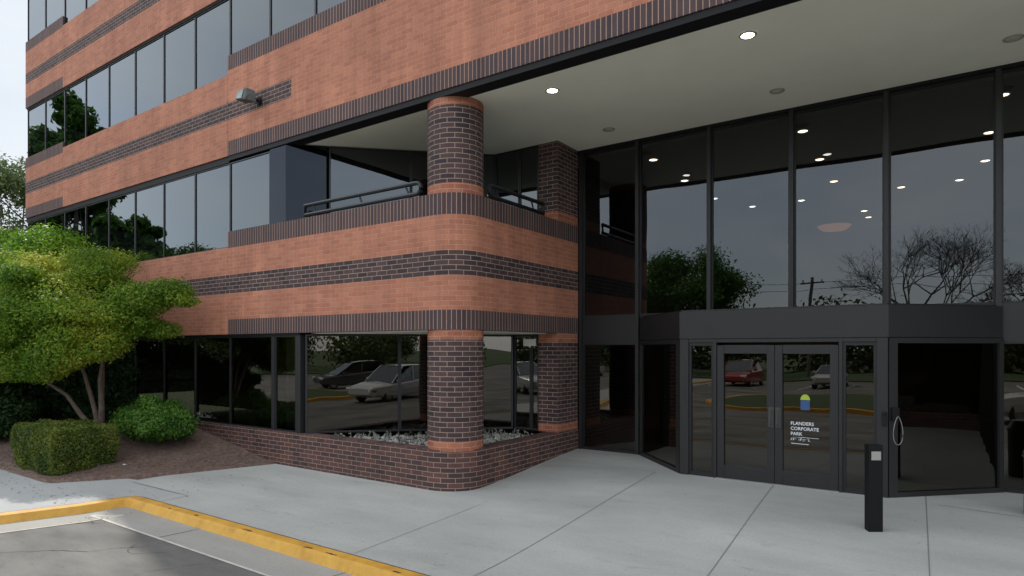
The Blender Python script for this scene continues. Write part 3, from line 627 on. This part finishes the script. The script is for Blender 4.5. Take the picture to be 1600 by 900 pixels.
# plaza mesh
f=MB(); xs=list(np.arange(-12.2,16.01,.35)); ys=list(np.arange(4.95,12.2,.2417))
def inpl(x,y): return not (x<XC and y>8.05)
for i in range(len(xs)-1):
    for j in range(len(ys)-1):
        x0,x1,y0,y1=xs[i],xs[i+1],ys[j],ys[j+1]
        if x1<XC-.3 and y0>8.15: continue
        if x1<-10.3 and y0<5.4: continue
        f.face([(x0,y0,gz(x0,y0)),(x1,y0,gz(x1,y0)),(x1,y1,gz(x1,y1)),(x0,y1,gz(x0,y1))])
# kerb corner piece
KR=.62; KX,KY=-10.36,4.33      # back-of-kerb arc
def kerb_path(off):
    """off = distance from the back of the kerb toward the road"""
    r=KR-off; P=[(16,KY+KR-off)]
    cx,cy=KX,KY
    # corner turned towards -Y
    # outer corner of the plaza: road lies to the south (-Y) and east of the western kerb
    return P
# sidewalk west: sheet under kerb corner
tag(f.build('plaza',CONC,merge=True,smooth=True),kind='structure')
# west sidewalk (beyond the corner) slightly different concrete, 3 mm lower
f=MB(); f.face([(-11.0,3.2,.119),(-11.0,5.6,.119),(-10.2,5.6,.1165),(-10.2,4.9,.1165),(-10.95,4.9,.1165)])
wl=[(-10.2,5.43),(-10.2,4.95),(-10.75,4.95),(-10.95,4.75),(-11.05,4.2),(-11.35,3.3),(-12.2,1.0),(-13.5,-3),(-15,-8),(-15.5,-30),(-17.2,-30),(-16.7,-8),(-15.6,-3),(-16.5,1.5),(-21,3.1),(-40,3.3),(-40,4.5),(-20,4.5),(-12.0,5.6),(-11.9,5.43)]
f=MB(); f.prism(wl,-.02,.1165); tag(f.build('sidewalk',CONC3),kind='structure')
# mulch bed
f=MB(); 
def bed(x): # front boundary y of the bed
    if x>-12.25: return 5.87+(x+12.25)/.69*2.11
    if x>-13.2: return 4.5+(x+13.2)/.95*1.37
    if x>-15: return 4.5
    return 4.5
xs=list(np.arange(-27,-11.54,.22))+[-11.54]
for i in range(len(xs)-1):
    x0,x1=xs[i],xs[i+1]; a0,a1=bed(x0),bed(x1); n=14
    for j in range(n):
        y00=a0+(8.2-a0)*j/n;y01=a0+(8.2-a0)*(j+1)/n;y10=a1+(8.2-a1)*j/n;y11=a1+(8.2-a1)*(j+1)/n
        f.face([(x0,y00,mz(x0,y00)),(x1,y10,mz(x1,y10)),(x1,y11,mz(x1,y11)),(x0,y01,mz(x0,y01))])
    f.face([(x0,a0,-.02),(x1,a1,-.02),(x1,a1,mz(x1,a1)),(x0,a0,mz(x0,a0))])
tag(f.build('mulch_bed',MULCH,merge=True,smooth=True),kind='structure')
f=MB()
for i in range(5000):
    x=rng.uniform(-17,-11.6); y=rng.uniform(4.5,8)
    if y<bed(x)+.02: continue
    z=mz(x,y)+.004; a=rng.uniform(0,3.14); l=rng.uniform(.012,.035); w_=l*.3; ca,sa=math.cos(a),math.sin(a); t=rng.uniform(-.01,.012)
    f.face([(x-ca*l-sa*w_,y-sa*l+ca*w_,z),(x+ca*l-sa*w_,y+sa*l+ca*w_,z+t+.006),(x+ca*l+sa*w_,y+sa*l-ca*w_,z+t),(x-ca*l+sa*w_,y-sa*l-ca*w_,z)])
tag(f.build('bark_chips',plain('chips',(.14,.085,.06),.95,var=.5,scale=30)),'loose brown bark chips strewn over the mulch bed','bark chips',kind='stuff')
# kerb sweep
back=[(16,4.95),(-4,4.95),(-8,4.95),(-10.2,4.95)]+[(-10.75+.45*0,4.95)]+[(-10.87,4.90),(-10.95,4.78),(-11.0,4.55),(-11.05,4.2),(-11.35,3.3),(-12.2,1.0),(-13.5,-3),(-15,-8),(-15.5,-30)]
def offset(path,dst):
    out=[]
    for i,p in enumerate(path):
        a=Vector(path[max(i-1,0)]);b=Vector(path[min(i+1,len(path)-1)]); dd=(b-a).normalized(); out.append((p[0]-dd.y*dst,p[1]+dd.x*dst))
    return out
prof=[(0,.118),(.006,.128),(.138,.127),(.158,.118),(.168,.10),(.21,.004)]
O=[offset(back,p[0]) for p in prof]
f=MB()
for k in range(len(prof)-1):
    for i in range(len(back)-1):
        a,b=O[k],O[k+1]; f.face([(*a[i],prof[k][1]),(*b[i],prof[k+1][1]),(*b[i+1],prof[k+1][1]),(*a[i+1],prof[k][1])])
tag(f.build('kerb',YEL,merge=True),kind='structure')
f=MB(); ck=random.Random(9)
for x,l,y,z in ((-7.62,.16,4.835,.1295),(-6.35,.11,4.83,.1295),(-5.95,.13,4.83,.1295),(-8.9,.07,4.85,.1295),(-4.9,.09,4.84,.1295),(-9.6,.05,4.83,.1295)):
    n=11; c=[(x+l*math.cos(6.283*k/n)*ck.uniform(.45,1.1),y+.022*math.sin(6.283*k/n)*ck.uniform(.4,1.2)) for k in range(n)]
    f.face([(a,b,z) for a,b in c])
tag(f.build('chipped_paint',plain('bare_chip',(.06,.045,.03),.95,var=.5,scale=40)),kind='structure')
f=MB()
for i in range(260):
    x=rng.uniform(-17,-10); y=rng.choice([rng.uniform(3.9,4.6),rng.uniform(4.6,7.9)])
    if y>bed(x): z=mz(x,y)+.012
    elif x<-11.1 and y>3.4: z=.1225
    elif y>4.98: z=gz(x,y)+.006
    elif y<4.7 and x>-10.8: z=.011
    else: continue
    a=rng.uniform(0,6.3); l=rng.uniform(.012,.026); ca,sa=math.cos(a)*l,math.sin(a)*l
    f.face([(x-ca,y-sa,z),(x+sa*.5,y-ca*.5,z+.006),(x+ca,y+sa,z+.001),(x-sa*.5,y+ca*.5,z+.004)])
tag(f.build('fallen_leaves',plain('dry_leaf',(.24,.17,.07),.9,var=.6,scale=6)),'dry fallen leaves scattered over the mulch, walk and gutter','fallen leaves',kind='stuff')
# dark gap between kerb and slab
gi,go=offset(back,-.012),offset(back,.004); f=MB()
for i in range(len(back)-1): f.face([(*gi[i],.1285),(*go[i],.1285),(*go[i+1],.1285),(*gi[i+1],.1285)])
tag(f.build('kerb_joint',JOINT),kind='structure')
# gutter pan
g0,g1,g2=offset(back,.205),offset(back,.74),offset(back,.775); f=MB()
for i in range(len(back)-1):
    f.face([(*g0[i],.008),(*g1[i],.004),(*g1[i+1],.004),(*g0[i+1],.008)],0)
    f.face([(*g1[i],.0065),(*g2[i],.0065),(*g2[i+1],.0065),(*g1[i+1],.0065)],1)
for x in (-8.6,-5.6,-2.6,.4): f.face([(x,4.74,.0095),(x+.012,4.74,.0095),(x-.05,4.21,.0095),(x-.062,4.21,.0095)],2)
tag(f.build('gutter',[CONC2,plain('gutter_edge',(.52,.49,.43),.8,var=.2,scale=8),JOINT]),kind='structure')
f=MB(); cr=random.Random(5)
def crack(x,y,a,L_,w0):
    n=int(L_/.07); P=[(x,y)]
    for i in range(n): a+=cr.uniform(-.45,.45); P.append((P[-1][0]+.07*math.cos(a),P[-1][1]+.07*math.sin(a)))
    for i in range(n):
        ww=w0*cr.uniform(.5,1.2); p,q=P[i],P[i+1]; f.face([(p[0],p[1]-ww,.0045),(q[0],q[1]-ww,.0045),(q[0],q[1]+ww,.0045),(p[0],p[1]+ww,.0045)])
for a in ((-10.6,3.9,-.6,3.4,.007),(-9.8,2.6,.5,2.6,.006),(-8.6,3.9,-1.2,2.2,.005),(-7.2,4.0,-2.4,2.0,.006),(-10.3,3.0,-1.0,2.2,.005)): crack(*a)
tag(f.build('asphalt_crack',plain('crack_tar',(.035,.033,.03),.9)),kind='structure')
# slab joints draped over the plaza
f=MB()
def joint(p,q,wd=.012,m=0,n=30):
    L_=math.dist(p,q); u=((q[0]-p[0])/L_,(q[1]-p[1])/L_); v=(-u[1]*wd/2,u[0]*wd/2)
    for i in range(n):
        P=[]
        for t,s_ in ((i/n,-1),((i+1)/n,-1),((i+1)/n,1),(i/n,1)):
            x=p[0]+(q[0]-p[0])*t+v[0]*s_; y=p[1]+(q[1]-p[1])*t+v[1]*s_; P.append((x,y,gz(x,y)+.0035))
        f.face(P,m)
joint((-2.02,5.0),(-2.37,10.50)); joint((-4.15,5.0),(-4.30,10.45)); joint((-.12,5.0),(-.40,11.0)); joint((-5.75,5.0),(-6.0,7.9),.007)
joint((-.24,10.45),(2.5,10.0),.012,1); joint((-4.3,10.4),(-6.6,10.9),.008); joint((-10.2,5.425),(-12.1,5.425),.011); joint((-10.2,5.0),(-10.2,5.43),.011); joint((2.2,5),(2.0,12),.012)
tag(f.build('slab_joint',[plain('slab_joint',(.19,.19,.175),.9),plain('rusty_joint',(.22,.12,.06),.9)]),kind='structure')
# island across the lane with yellow kerb and grass
isl=arc(-6.5,-9.2,3.2,90,200,14)+[(-9.5,-15)]+arc(9,-12.6,3.0,-90,90,14)+[(-6.5,-6.0)]
isl=[(-7.5,-6.0)]+arc(-7.5,-8.0,2.0,90,180,8)+[(-9.5,-13)]+arc(-7.5,-13,2.0,180,270,8)+[(3,-15)]+arc(3,-13,2,-90,0,8)+arc(3,-8,2,0,90,8)
f=MB(); f.prism(isl,0,.14); tag(f.build('island_kerb',YEL),kind='structure')
f=MB(); c0=(-2.2,-10.5); isl2=[(c0[0]+(x-c0[0])*.965,c0[1]+(y-c0[1])*.93) for x,y in isl]; f.prism(isl2,.10,.155); tag(f.build('island_grass',GRASS),kind='structure')
f=MB()
for i in range(9): x=-28+i*2.8; f.box(x,-27,.001,x+.1,-22,.004)
for i in range(10): x=0+i*2.8; f.box(x,-27,.001,x+.1,-22,.004)
tag(f.build('parking_lines',plain('line_paint',(.7,.7,.68),.7)),kind='structure')
f=MB(); f.prism([(-80,-60),(80,-60),(80,-33),(-80,-33)],-.02,.12); f.prism([(-200,-33),(-50,-33),(-50,30),(-90,30)],-.02,.11); tag(f.build('lawn',GRASS),kind='structure')

# ------------------------------------------------------------------ foliage
def leaves(name,clumps,n,size,mat,parent=None,loc=None,shell=.55,flat=.3,seed=1,boxes=None):
    """clumps: (x,y,z,rx,ry,rz); leaf quads spread through the outer part of each clump"""
    g=np.random.default_rng(seed); 
    if boxes is None:
        C=np.array(clumps,float); vol=(C[:,3]*C[:,4]*C[:,5])**(2/3); p=vol/vol.sum(); k=g.choice(len(C),n,p=p)
        dirs=g.normal(size=(n,3)); dirs/=np.linalg.norm(dirs,axis=1)[:,None]
        rad=shell+(1-shell)*g.random(n)**.6; rad*=1+.10*g.normal(size=n)
        pos=C[k,:3]+dirs*rad[:,None]*C[k,3:]
        nor=dirs*.8+g.normal(size=(n,3))*.65+np.array([0,0,flat])
    else:
        x0,y0,z0,x1,y1,z1=boxes; a=g.random((n,3)); face=g.integers(0,5,n); side=np.array([0,1,0,1,1])[face]; ax=np.array([0,0,1,1,2])[face]
        pos=a.copy(); dep=np.abs(g.normal(0,.05,n)); pos[np.arange(n),ax]=np.where(side==1,1-dep,dep)
        pos=2*pos-1; pos=pos*(1-.10*(np.abs(pos).prod(axis=1)[:,None]))
        nn=np.zeros((n,3)); nn[np.arange(n),ax]=np.where(side==1,1,-1)
        lum=1+.04*np.sin(pos[:,0]*7+3*pos[:,2])+.04*np.sin(pos[:,1]*9+1)
        c=np.array([(x0+x1)/2,(y0+y1)/2,(z0+z1)/2]); h=np.array([(x1-x0)/2,(y1-y0)/2,(z1-z0)/2]); pos=c+pos*h*lum[:,None]; nor=nn*.6+g.normal(size=(n,3))*.6
    nor/=np.linalg.norm(nor,axis=1)[:,None]; t=g.normal(size=(n,3)); u=np.cross(nor,t); u/=np.linalg.norm(u,axis=1)[:,None]; v=np.cross(nor,u)
    s=size*(.6+.8*g.random(n))[:,None]
    P=np.stack([pos-u*s,pos-v*s*.5+nor*s*.12,pos+u*s,pos+v*s*.5+nor*s*.12],axis=1).reshape(-1,3)
    me=bpy.data.meshes.new(name); me.vertices.add(4*n); me.vertices.foreach_set('co',P.ravel()); me.loops.add(4*n); me.loops.foreach_set('vertex_index',np.arange(4*n,dtype=np.int32))
    me.polygons.add(n); me.polygons.foreach_set('loop_start',np.arange(0,4*n,4,dtype=np.int32)); me.polygons.foreach_set('loop_total',np.full(n,4,dtype=np.int32)); me.update(calc_edges=True)
    me.materials.append(mat); o=bpy.data.objects.new(name,me); COL.objects.link(o)
    if parent: o.parent=parent
    return o
def lumps(c,r,n,lr,seed,zsq=.7,low=-.35):
    g=np.random.default_rng(seed); L=[]
    while len(L)<n:
        q=g.normal(size=3); q/=np.linalg.norm(q)
        if q[2]<low: continue
        k=g.uniform(.45,.95); s=g.uniform(*lr); L.append((c[0]+q[0]*k*r[0],c[1]+q[1]*k*r[1],c[2]+q[2]*k*r[2],s,s,s*zsq))
    return L
def limbs(mb,base,targets,r0,seed,fork=.45,lean=.25):
    g=random.Random(seed); b=Vector(base)
    for t in targets:
        t=Vector(t); m1=b.lerp(t,.35)+Vector((g.uniform(-1,1),g.uniform(-1,1),0))*lean*.4; m1.z=b.z+(t.z-b.z)*fork; m2=b.lerp(t,.7)+Vector((g.uniform(-1,1),g.uniform(-1,1),g.uniform(0,.5)))*lean*.5
        mb.tube([b,b.lerp(m1,.5)+Vector((g.uniform(-.04,.04),g.uniform(-.04,.04),0)),m1,m2,t],r0*g.uniform(.75,1),7,r2=r0*.16)
        for k in range(3):
            a=m1.lerp(t,g.uniform(.1,.8)); e_=a+Vector((g.uniform(-1,1),g.uniform(-1,1),g.uniform(.1,.9)))*(t-b).length*.25
            mb.tube([a,a.lerp(e_,.5)+Vector((0,0,.04)),e_],r0*.3,5,r2=r0*.06)
def tree(label,base,trunk_t,clumps,n,size,lm,bark=BARK,r0=.09,cat='tree',name='tree',seed=1,group=None,**k):
    o=empty(name,base,label=label,cat=cat,group=group); inv=-Vector(base)
    f=MB(); limbs(f,base,trunk_t,r0,seed); q=f.build('trunk',bark,o,smooth=True,merge=True); q.location=inv
    c=leaves('crown',clumps,n,size,lm,o,seed=seed,**k); c.location=inv; return o
# ornamental tree in the bed
tb=(-16.0,6.5,mz(-16,6.5)-.05)
cl=lumps((-15.9,5.8,3.3),(2.2,1.6,1.15),40,(.34,.62),5,zsq=.55,low=-.55)+[(-14.1,6.5,3.55,.75,.7,.38),(-13.7,6.9,3.70,.5,.5,.3),(-14.2,6.4,3.05,.55,.6,.28),(-17.3,4.7,2.8,.75,.6,.3),(-16.6,5.0,2.45,.75,.6,.28),(-15.3,5.6,2.6,.6,.6,.25),(-15.6,6.3,4.4,.8,.8,.35),(-16.8,5.3,4.3,.8,.8,.35),(-18.0,4.3,2.7,.5,.5,.22),(-13.25,7.0,3.5,.25,.3,.14),(-15.4,5.3,2.2,.7,.55,.28),(-16.3,4.9,2.05,.7,.5,.25),(-14.6,5.9,2.5,.6,.5,.28),(-17.2,4.5,2.2,.6,.5,.25),(-14.9,5.4,2.75,.6,.5,.3),(-14.2,5.9,3.2,.5,.5,.28),(-16.0,4.6,2.9,.8,.5,.35),(-14.0,6.9,2.9,.45,.4,.2),(-15.9,5.8,3.3,1.7,1.2,.85),(-15.2,5.4,2.45,.9,.7,.4),(-16.4,4.9,2.3,.9,.6,.4),(-15.7,5.2,2.0,.6,.5,.22),(-14.5,6.0,2.75,.7,.5,.32),(-17.0,4.7,2.45,.8,.6,.35)]
tree('multi-stemmed ornamental tree with spreading yellowish green crown in the mulch bed',tb,[(-14.9,6.3,3.4),(-15.6,6.4,4.1),(-16.3,5.7,3.7),(-17.2,4.9,2.6)],cl,170000,.031,LF_MAIN,r0=.085,name='ornamental_tree',seed=4,shell=.35)
# bright tree behind-left
cl=lumps((-20.2,5.6,3.9),(2.6,1.8,1.7),34,(.5,.85),8,zsq=.6,low=-.6)+[(-18.2,6.3,4.9,1.0,.8,.6),(-20.4,5.0,5.2,1.0,.9,.5)]+[(-18.6,6.0,4.6,.9,.8,.7),(-22.5,4.8,3.6,1.1,1,.9)]
tree('bright green bushy tree behind the ornamental tree at the building front',(-20.2,5.8,.6),[(-19.2,5.9,4.6),(-20.6,5.4,4.9),(-21.6,5.0,4.2)],cl,90000,.045,LF_BRT,r0=.12,name='bushy_tree',seed=9)
# hedge and shrubs
o=empty('hedge',(-14.2,5.2,.12),label='low box clipped hedge beside the sidewalk at the front of the bed',cat='hedge')
hd=leaves('foliage',None,30000,.022,LF_HEDGE,o,boxes=(-15.55,4.62,.12,-13.42,5.8,1.02),seed=3); hd.location=-o.location
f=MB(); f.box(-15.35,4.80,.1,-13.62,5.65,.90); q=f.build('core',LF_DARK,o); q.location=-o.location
def shrub(label,c,r,n,size,lm,seed,nl=10,name='shrub',core=True):
    o=empty(name,(c[0],c[1],c[2]-r[2]),label=label,cat='shrub'); q=leaves('foliage',lumps(c,r,nl,(.32*min(r),.55*min(r)),seed,low=-.6)+[(c[0],c[1],c[2],r[0]*.8,r[1]*.8,r[2]*.8)],n,size,lm,o,seed=seed,shell=.5); q.location=-o.location
    f=MB()
    for k in range(7):
        a=k*.9; f.tube([(c[0],c[1],c[2]-r[2]),(c[0]+math.cos(a)*r[0]*.5,c[1]+math.sin(a)*r[1]*.5,c[2])],.015,5)
    q=f.build('stem',BARKD,o); q.location=-o.location; return o
shrub('rounded leafy green shrub beside the clipped hedge under ornamental tree',(-14.4,6.9,.92),(1.42,.78,.50),42000,.030,LF_SHR,21)
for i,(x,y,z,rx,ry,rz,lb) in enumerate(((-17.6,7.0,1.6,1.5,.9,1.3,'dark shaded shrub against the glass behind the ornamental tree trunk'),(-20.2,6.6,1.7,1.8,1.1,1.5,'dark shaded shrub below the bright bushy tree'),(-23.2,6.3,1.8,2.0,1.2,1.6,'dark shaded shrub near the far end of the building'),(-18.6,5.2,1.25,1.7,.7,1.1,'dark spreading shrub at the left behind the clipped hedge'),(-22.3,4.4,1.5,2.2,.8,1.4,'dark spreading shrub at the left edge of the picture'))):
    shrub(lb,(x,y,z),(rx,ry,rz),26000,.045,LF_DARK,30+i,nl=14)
# trees beyond the building end and left of the drive (also seen mirrored in the windows)
far=[((-61.5,18.6,0),6.0,20,'slender spring tree with thin leaves beyond the far building corner',15000,LF_FAR),
     ((-56,14,0),5.5,9,'low leafy tree beyond the far building corner',16000,LF_BRT),
     ((-74,26,0),6,15,'tall thin leaved tree farthest beyond the building corner',9000,LF_FAR),
     ((-29.3,3.0,0),1.9,9.0,'tall dark green tree beside the drive left of the building',26000,LF_SHR),
     ((-36.5,2.6,0),2.5,16.5,'tallest dark green tree beside the drive left of the building',26000,LF_SHR),
     ((-22,-38,0),6.2,12.5,'broad leafy tree across the parking lot opposite the lobby',30000,LF_SHR),
     ((-30,-42,0),6.0,10.5,'second leafy tree across the parking lot opposite the lobby',22000,LF_FAR),
     ((-44,-30,0),6,9,'leafy tree at the far left corner of the parking lot',20000,LF_SHR),
     ((9,-44,0),5.5,9.5,'leafy tree at the right side of the parking lot',20000,LF_FAR),
     ((22,-40,0),6,11,'large leafy tree at the far right of the parking lot',20000,LF_SHR),
     ((-58,-14,0),6,10,'wide leafy tree on the lawn beyond the left sidewalk',20000,LF_SHR)]
for i,(b,r,h,lb,n,lm) in enumerate(far):
    cz_=h*.62; cl=lumps((b[0],b[1],cz_),(r*.85,r*.85,h*.34),60,(r*.15,r*.36),50+i,zsq=.8,low=-.8)
    tg=[(b[0]+r*.45*math.cos(a),b[1]+r*.45*math.sin(a),h*.75) for a in np.arange(0,6.2,1.05)]
    tree(lb,b,tg,cl,n,.14 if lm is LF_FAR else .15,lm,BARKD,r0=.2,seed=60+i,group='trees around the parking lot' if b[1]<0 else 'trees left of the building',shell=.15)
# bare tree and utility pole across the lot
def bare(base,h,label,seed):
    o=empty('bare_tree',base,label=label,cat='tree'); g=random.Random(seed); f=MB()
    def grow(p,dv,l,r,k):
        e_=p+dv*l; mid=p.lerp(e_,.5)+Vector((g.uniform(-1,1),g.uniform(-1,1),g.uniform(-1,1)))*l*.06
        f.tube([p,mid,e_],r,5 if k>1 else 3,r2=r*.62,cap=False)
        if k==0: return
        for _ in range(3):
            nd=(dv+Vector((g.uniform(-1,1),g.uniform(-1,1),g.uniform(-.35,.6)))*.85).normalized(); grow(e_,nd,l*g.uniform(.62,.82),r*.62,k-1)
    for a in range(4):
        grow(Vector((0,0,h*.16)),Vector((math.cos(a*1.57+.4)*.55,math.sin(a*1.57+.4)*.55,1)).normalized(),h*.24,.13,6)
    f.tube([(0,0,0),(0,0,h*.17)],.22,7,r2=.18); f.build('branches',BARKD,o)
bare((-2.0,-37,0),13.6,'leafless branching tree across the lot opposite the right lobby panes',5)
bare((5.8,-41,0),10.5,'smaller leafless tree across the lot at the far right',8)
o=empty('utility_pole',(-10.6,-37,0),label='wooden utility pole with crossarm across the parking lot',cat='utility pole')
f=MB(); f.tube([(0,0,0),(0,0,8.8)],.16,8,r2=.11); f.build('pole',BARKD,o); f=MB(); f.box(-.9,-.06,8.2,.9,.06,8.35); f.build('crossarm',BARKD,o)
f=MB(); f.tube([(-.7,0,8.35),(-.7,0,8.6)],.05,6); f.tube([(.7,0,8.35),(.7,0,8.6)],.05,6); f.build('insulator',BLACK,o)
f=MB()
for y in (8.3,7.6): f.tube([(-90,-37,y+1),(-50,-37,y-.2),(-10.6,-37,y),(30,-37,y-.3),(80,-37,y+.8)],.02,4)
tag(f.build('power_line',BLACK),'thin black power lines strung from the utility pole','power line')

# ------------------------------------------------------------------ low building and hedge line opposite, seen only mirrored
o=empty('shop_building',(14,-62,0),label='long low pale building with flat roof behind the trees opposite',cat='building')
f=MB(); f.box(-18,-5,0,18,5,5.0); f.build('wall',plain('pale_wall',(.4,.38,.33),.9,var=.1),o); f=MB(); f.box(-18.3,-5.3,5,18.3,5.3,5.35); f.build('roof',plain('roof_edge',(.12,.11,.1),.8),o)
for i in range(6): f=MB(); f.box(-15+i*5.2,5.002,1,-12.2+i*5.2,5.05,3.3); f.build('window',FRAME,o)
WL=[(-75+i*7.0,-56-4*math.sin(i*2.1),3.0+1.0*math.sin(i*1.7),5.5,3,4.0+1.0*math.sin(i*2.9)) for i in range(22)]+[(-84+3*math.sin(i*2.3),-52+i*6.0,3.2+1.2*math.sin(i*1.7),3.5,5,4.6+1.6*math.sin(i*2.9)) for i in range(20)]
f=leaves('woodland',WL,110000,.30,LF_FAR,seed=77,shell=.3)
tag(f,'distant belt of mixed green woodland beyond the parking lot','woodland',kind='stuff')

# ------------------------------------------------------------------ cars (parked around the drive and lot; mirrored in the glass)
CARG=glass('car_glass',.12,(.10,.11,.12)); TYRE=plain('tyre',(.02,.02,.02),.8); RIM=plain('alloy',(.45,.46,.48),.3,.8); HL=plain('headlamp',(.75,.78,.8),.15); TL=plain('tail_lamp',(.35,.02,.02),.25)
def make_car(label,color,suv,loc,rz,kind_name='parked_car'):
    o=empty(kind_name,loc,rz,label=label,cat='car',group='cars parked around the drive and lot')
    paint,ntp,pb=newmat('car_paint'); pb.inputs['Base Color'].default_value=(*color,1); pb.inputs['Metallic'].default_value=.35; pb.inputs['Roughness'].default_value=.28; pb.inputs['Coat Weight'].default_value=.8
    L=4.7; W=.93; H=1.70 if suv else 1.45; bz=.98 if suv else .90
    # stations: x, z_low, hood/belt z, half width
    st=[(-2.35,.45,.78,.70),(-2.25,.32,.92,.84),(-1.9,.26,bz+.02,.91),(-1.2,.24,bz+.04,W),(-.2,.22,bz+.02,W),(.6,.22,bz,W),(1.05,.22,bz-.02,W),(1.6,.24,bz-.10,.91),(2.1,.28,bz-.20,.85),(2.32,.40,.66,.72)]
    f=MB(); rings=[]
    for x,z0,z1,hw in st:
        rings.append([(x,-hw*.92,z0),(x,-hw,z0+.12),(x,-hw*1.01,(z0+z1)/2),(x,-hw*.97,z1-.07),(x,-hw*.88,z1),(x,0,z1+.03),(x,hw*.88,z1),(x,hw*.97,z1-.07),(x,hw*1.01,(z0+z1)/2),(x,hw,z0+.12),(x,hw*.92,z0)])
    for i in range(len(rings)-1):
        for j in range(10): f.face([rings[i][j],rings[i][j+1],rings[i+1][j+1],rings[i+1][j]])
        f.face([rings[i][10],rings[i][0],rings[i+1][0],rings[i+1][10]])
    f.face(rings[0]); f.face(rings[-1][::-1])
    # roof skin
    rf=[(-2.1 if suv else -1.35,H-.10,.60),(-1.5 if suv else -.9,H-.02,.66),(-.3,H,.68),(.25,H-.04,.66)]
    for i in range(3):
        a,b=rf[i],rf[i+1]
        f.face([(a[0],-a[2],a[1]),(b[0],-b[2],b[1]),(b[0],0,b[1]+.03),(a[0],0,a[1]+.03)]); f.face([(a[0],0,a[1]+.03),(b[0],0,b[1]+.03),(b[0],b[2],b[1]),(a[0],a[2],a[1])])
    xr0=-2.2 if suv else -2.0; xf=1.15
    base=[(xr0,bz+.0),(xf,bz-.01)]
    # pillars
    for sy in (-1,1):
        for (bx,tx,tz,tw) in ((xf,.25,H-.04,.66),(xr0,rf[0][0],rf[0][1],.60),(-.35,-.38,H,.675)):
            f.tube([(bx,sy*.86,bz-.02),(tx,sy*tw,tz)],.035,5)
    f.build('body',paint,o,smooth=False,merge=True,bevel=.015)
    g=MB()
    for sy in (-1,1):
        P=[(xr0,sy*.85,bz),(xf,sy*.85,bz)]+[(b[0],sy*(b[2]-.005),b[1]-.01) for b in rf[::-1]]
        g.face(P if sy<0 else P[::-1])
    g.face([(xf,-.85,bz),(xf,.85,bz),(.25,.65,H-.05),(.25,-.65,H-.05)]); g.face([(xr0,.85,bz),(xr0,-.85,bz),(rf[0][0],-.59,rf[0][1]-.01),(rf[0][0],.59,rf[0][1]-.01)])
    g.build('window',CARG,o)
    for wx in (-1.42,1.42):
        for sy in (-1,1):
            t=MB(); t.lathe([(.20,-.11),(.31,-.11),(.335,-.07),(.335,.07),(.31,.11),(.20,.11)],(wx,sy*.80,.335),24,axis='y'); wh=t.build('wheel',TYRE,o)
            t=MB(); t.lathe([(.001,.085*sy),(.05,.10*sy),(.19,.07*sy),(.205,.112*sy)],(wx,sy*.80,.335),12,axis='y'); t.build('rim',RIM,wh)
    for sy in (-1,1):
        t=MB(); t.box(2.12,sy*.74-.14,.62,2.31,sy*.74+.14,.74); t.build('headlight',HL,o,bevel=.03); t=MB(); t.box(-2.36,sy*.68-.12,.74,-2.22,sy*.68+.12,.92); t.build('tail_light',TL,o,bevel=.02)
        t=MB(); t.box(.75,sy*.99-.09,bz+.02,.90,sy*.99+.09,bz+.16); t.build('mirror',paint,o,bevel=.03)
    return o
make_car('silver sport utility car standing in the drive opposite the entrance',(.55,.56,.57),True,(3.1,-3.4,0),R(180))
make_car('silver sport utility car parked left of the drive',(.50,.52,.52),True,(-21,-8.5,0),R(20))
make_car('dark grey car parked right of the island',(.07,.075,.08),True,(8.6,-13.0,0),R(200))
for x,c_,s_,lb in ((-26.4,(.6,.6,.6),False,'white saloon car parked in the row opposite, leftmost'),(-20.8,(.05,.06,.09),False,'navy blue saloon car parked in the row opposite'),(-12.4,(.35,.04,.03),True,'red sport utility car parked in the row opposite'),(-6.8,(.45,.45,.44),False,'grey saloon car parked in the row opposite'),(4.4,(.7,.7,.68),True,'white sport utility car parked in the row opposite'),(10,(.03,.03,.035),False,'black saloon car parked in the row opposite')):
    make_car(lb,c_,s_,(x,-24.4,0),R(90))
make_car('pale blue saloon car parked at far left of the lot',(.35,.42,.5),False,(-44,-8,0),R(10)); make_car('white sport utility car parked at far left of the lot',(.65,.65,.65),True,(-39,-6,0),R(14))

# ------------------------------------------------------------------ small things
o=empty('bollard',(-.85,8.84,gz(-.85,8.84)-.01),R(30),label='black square bollard with pale push plate standing in front of the doors',cat='bollard')
f=MB(); f.box(-.082,-.06,0,.082,.06,1.05); f.build('post',plain('bollard_paint',(.006,.006,.007),.55,spec=.2),o,bevel=.006)
f=MB(); f.box(-.055,-.069,.87,.055,-.0605,.975); f.build('push_plate',plain('push_plate',(.36,.34,.31),.5,.3),o,bevel=.003)
f=MB(); f.lathe([(.001,0),(.17,0),(.185,.03),(.19,.75),(.20,.76),(.20,.80),(.14,.93),(.001,.96)],(0,0,0),28)
o=empty('litter_bin',(.86,10.45,gz(.8,10.4)),label='black round litter bin at the right edge of the picture',cat='litter bin'); f.build('bin_body',plain('bin_paint',(.012,.012,.013),.4),o,smooth=False)
f=MB(); f.lathe([(.192,0),(.205,.005),(.205,.02),(.192,.025)],(0,0,.75),28); f.build('rim',plain('bin_rim',(.2,.2,.2),.4,.7),o)
f=MB(); f.box(-.05,-.02,0,.05,.02,.012); f.v=[(x+ (.01 if z>.005 else 0),y,z) for x,y,z in f.v]
tag(f.build('paper_scrap',plain('paper',(.75,.74,.72),.8),loc=(-13.2,5.78,mz(-13.2,5.78)+.005)),'scrap of white paper lying on the mulch near the hedge','litter')
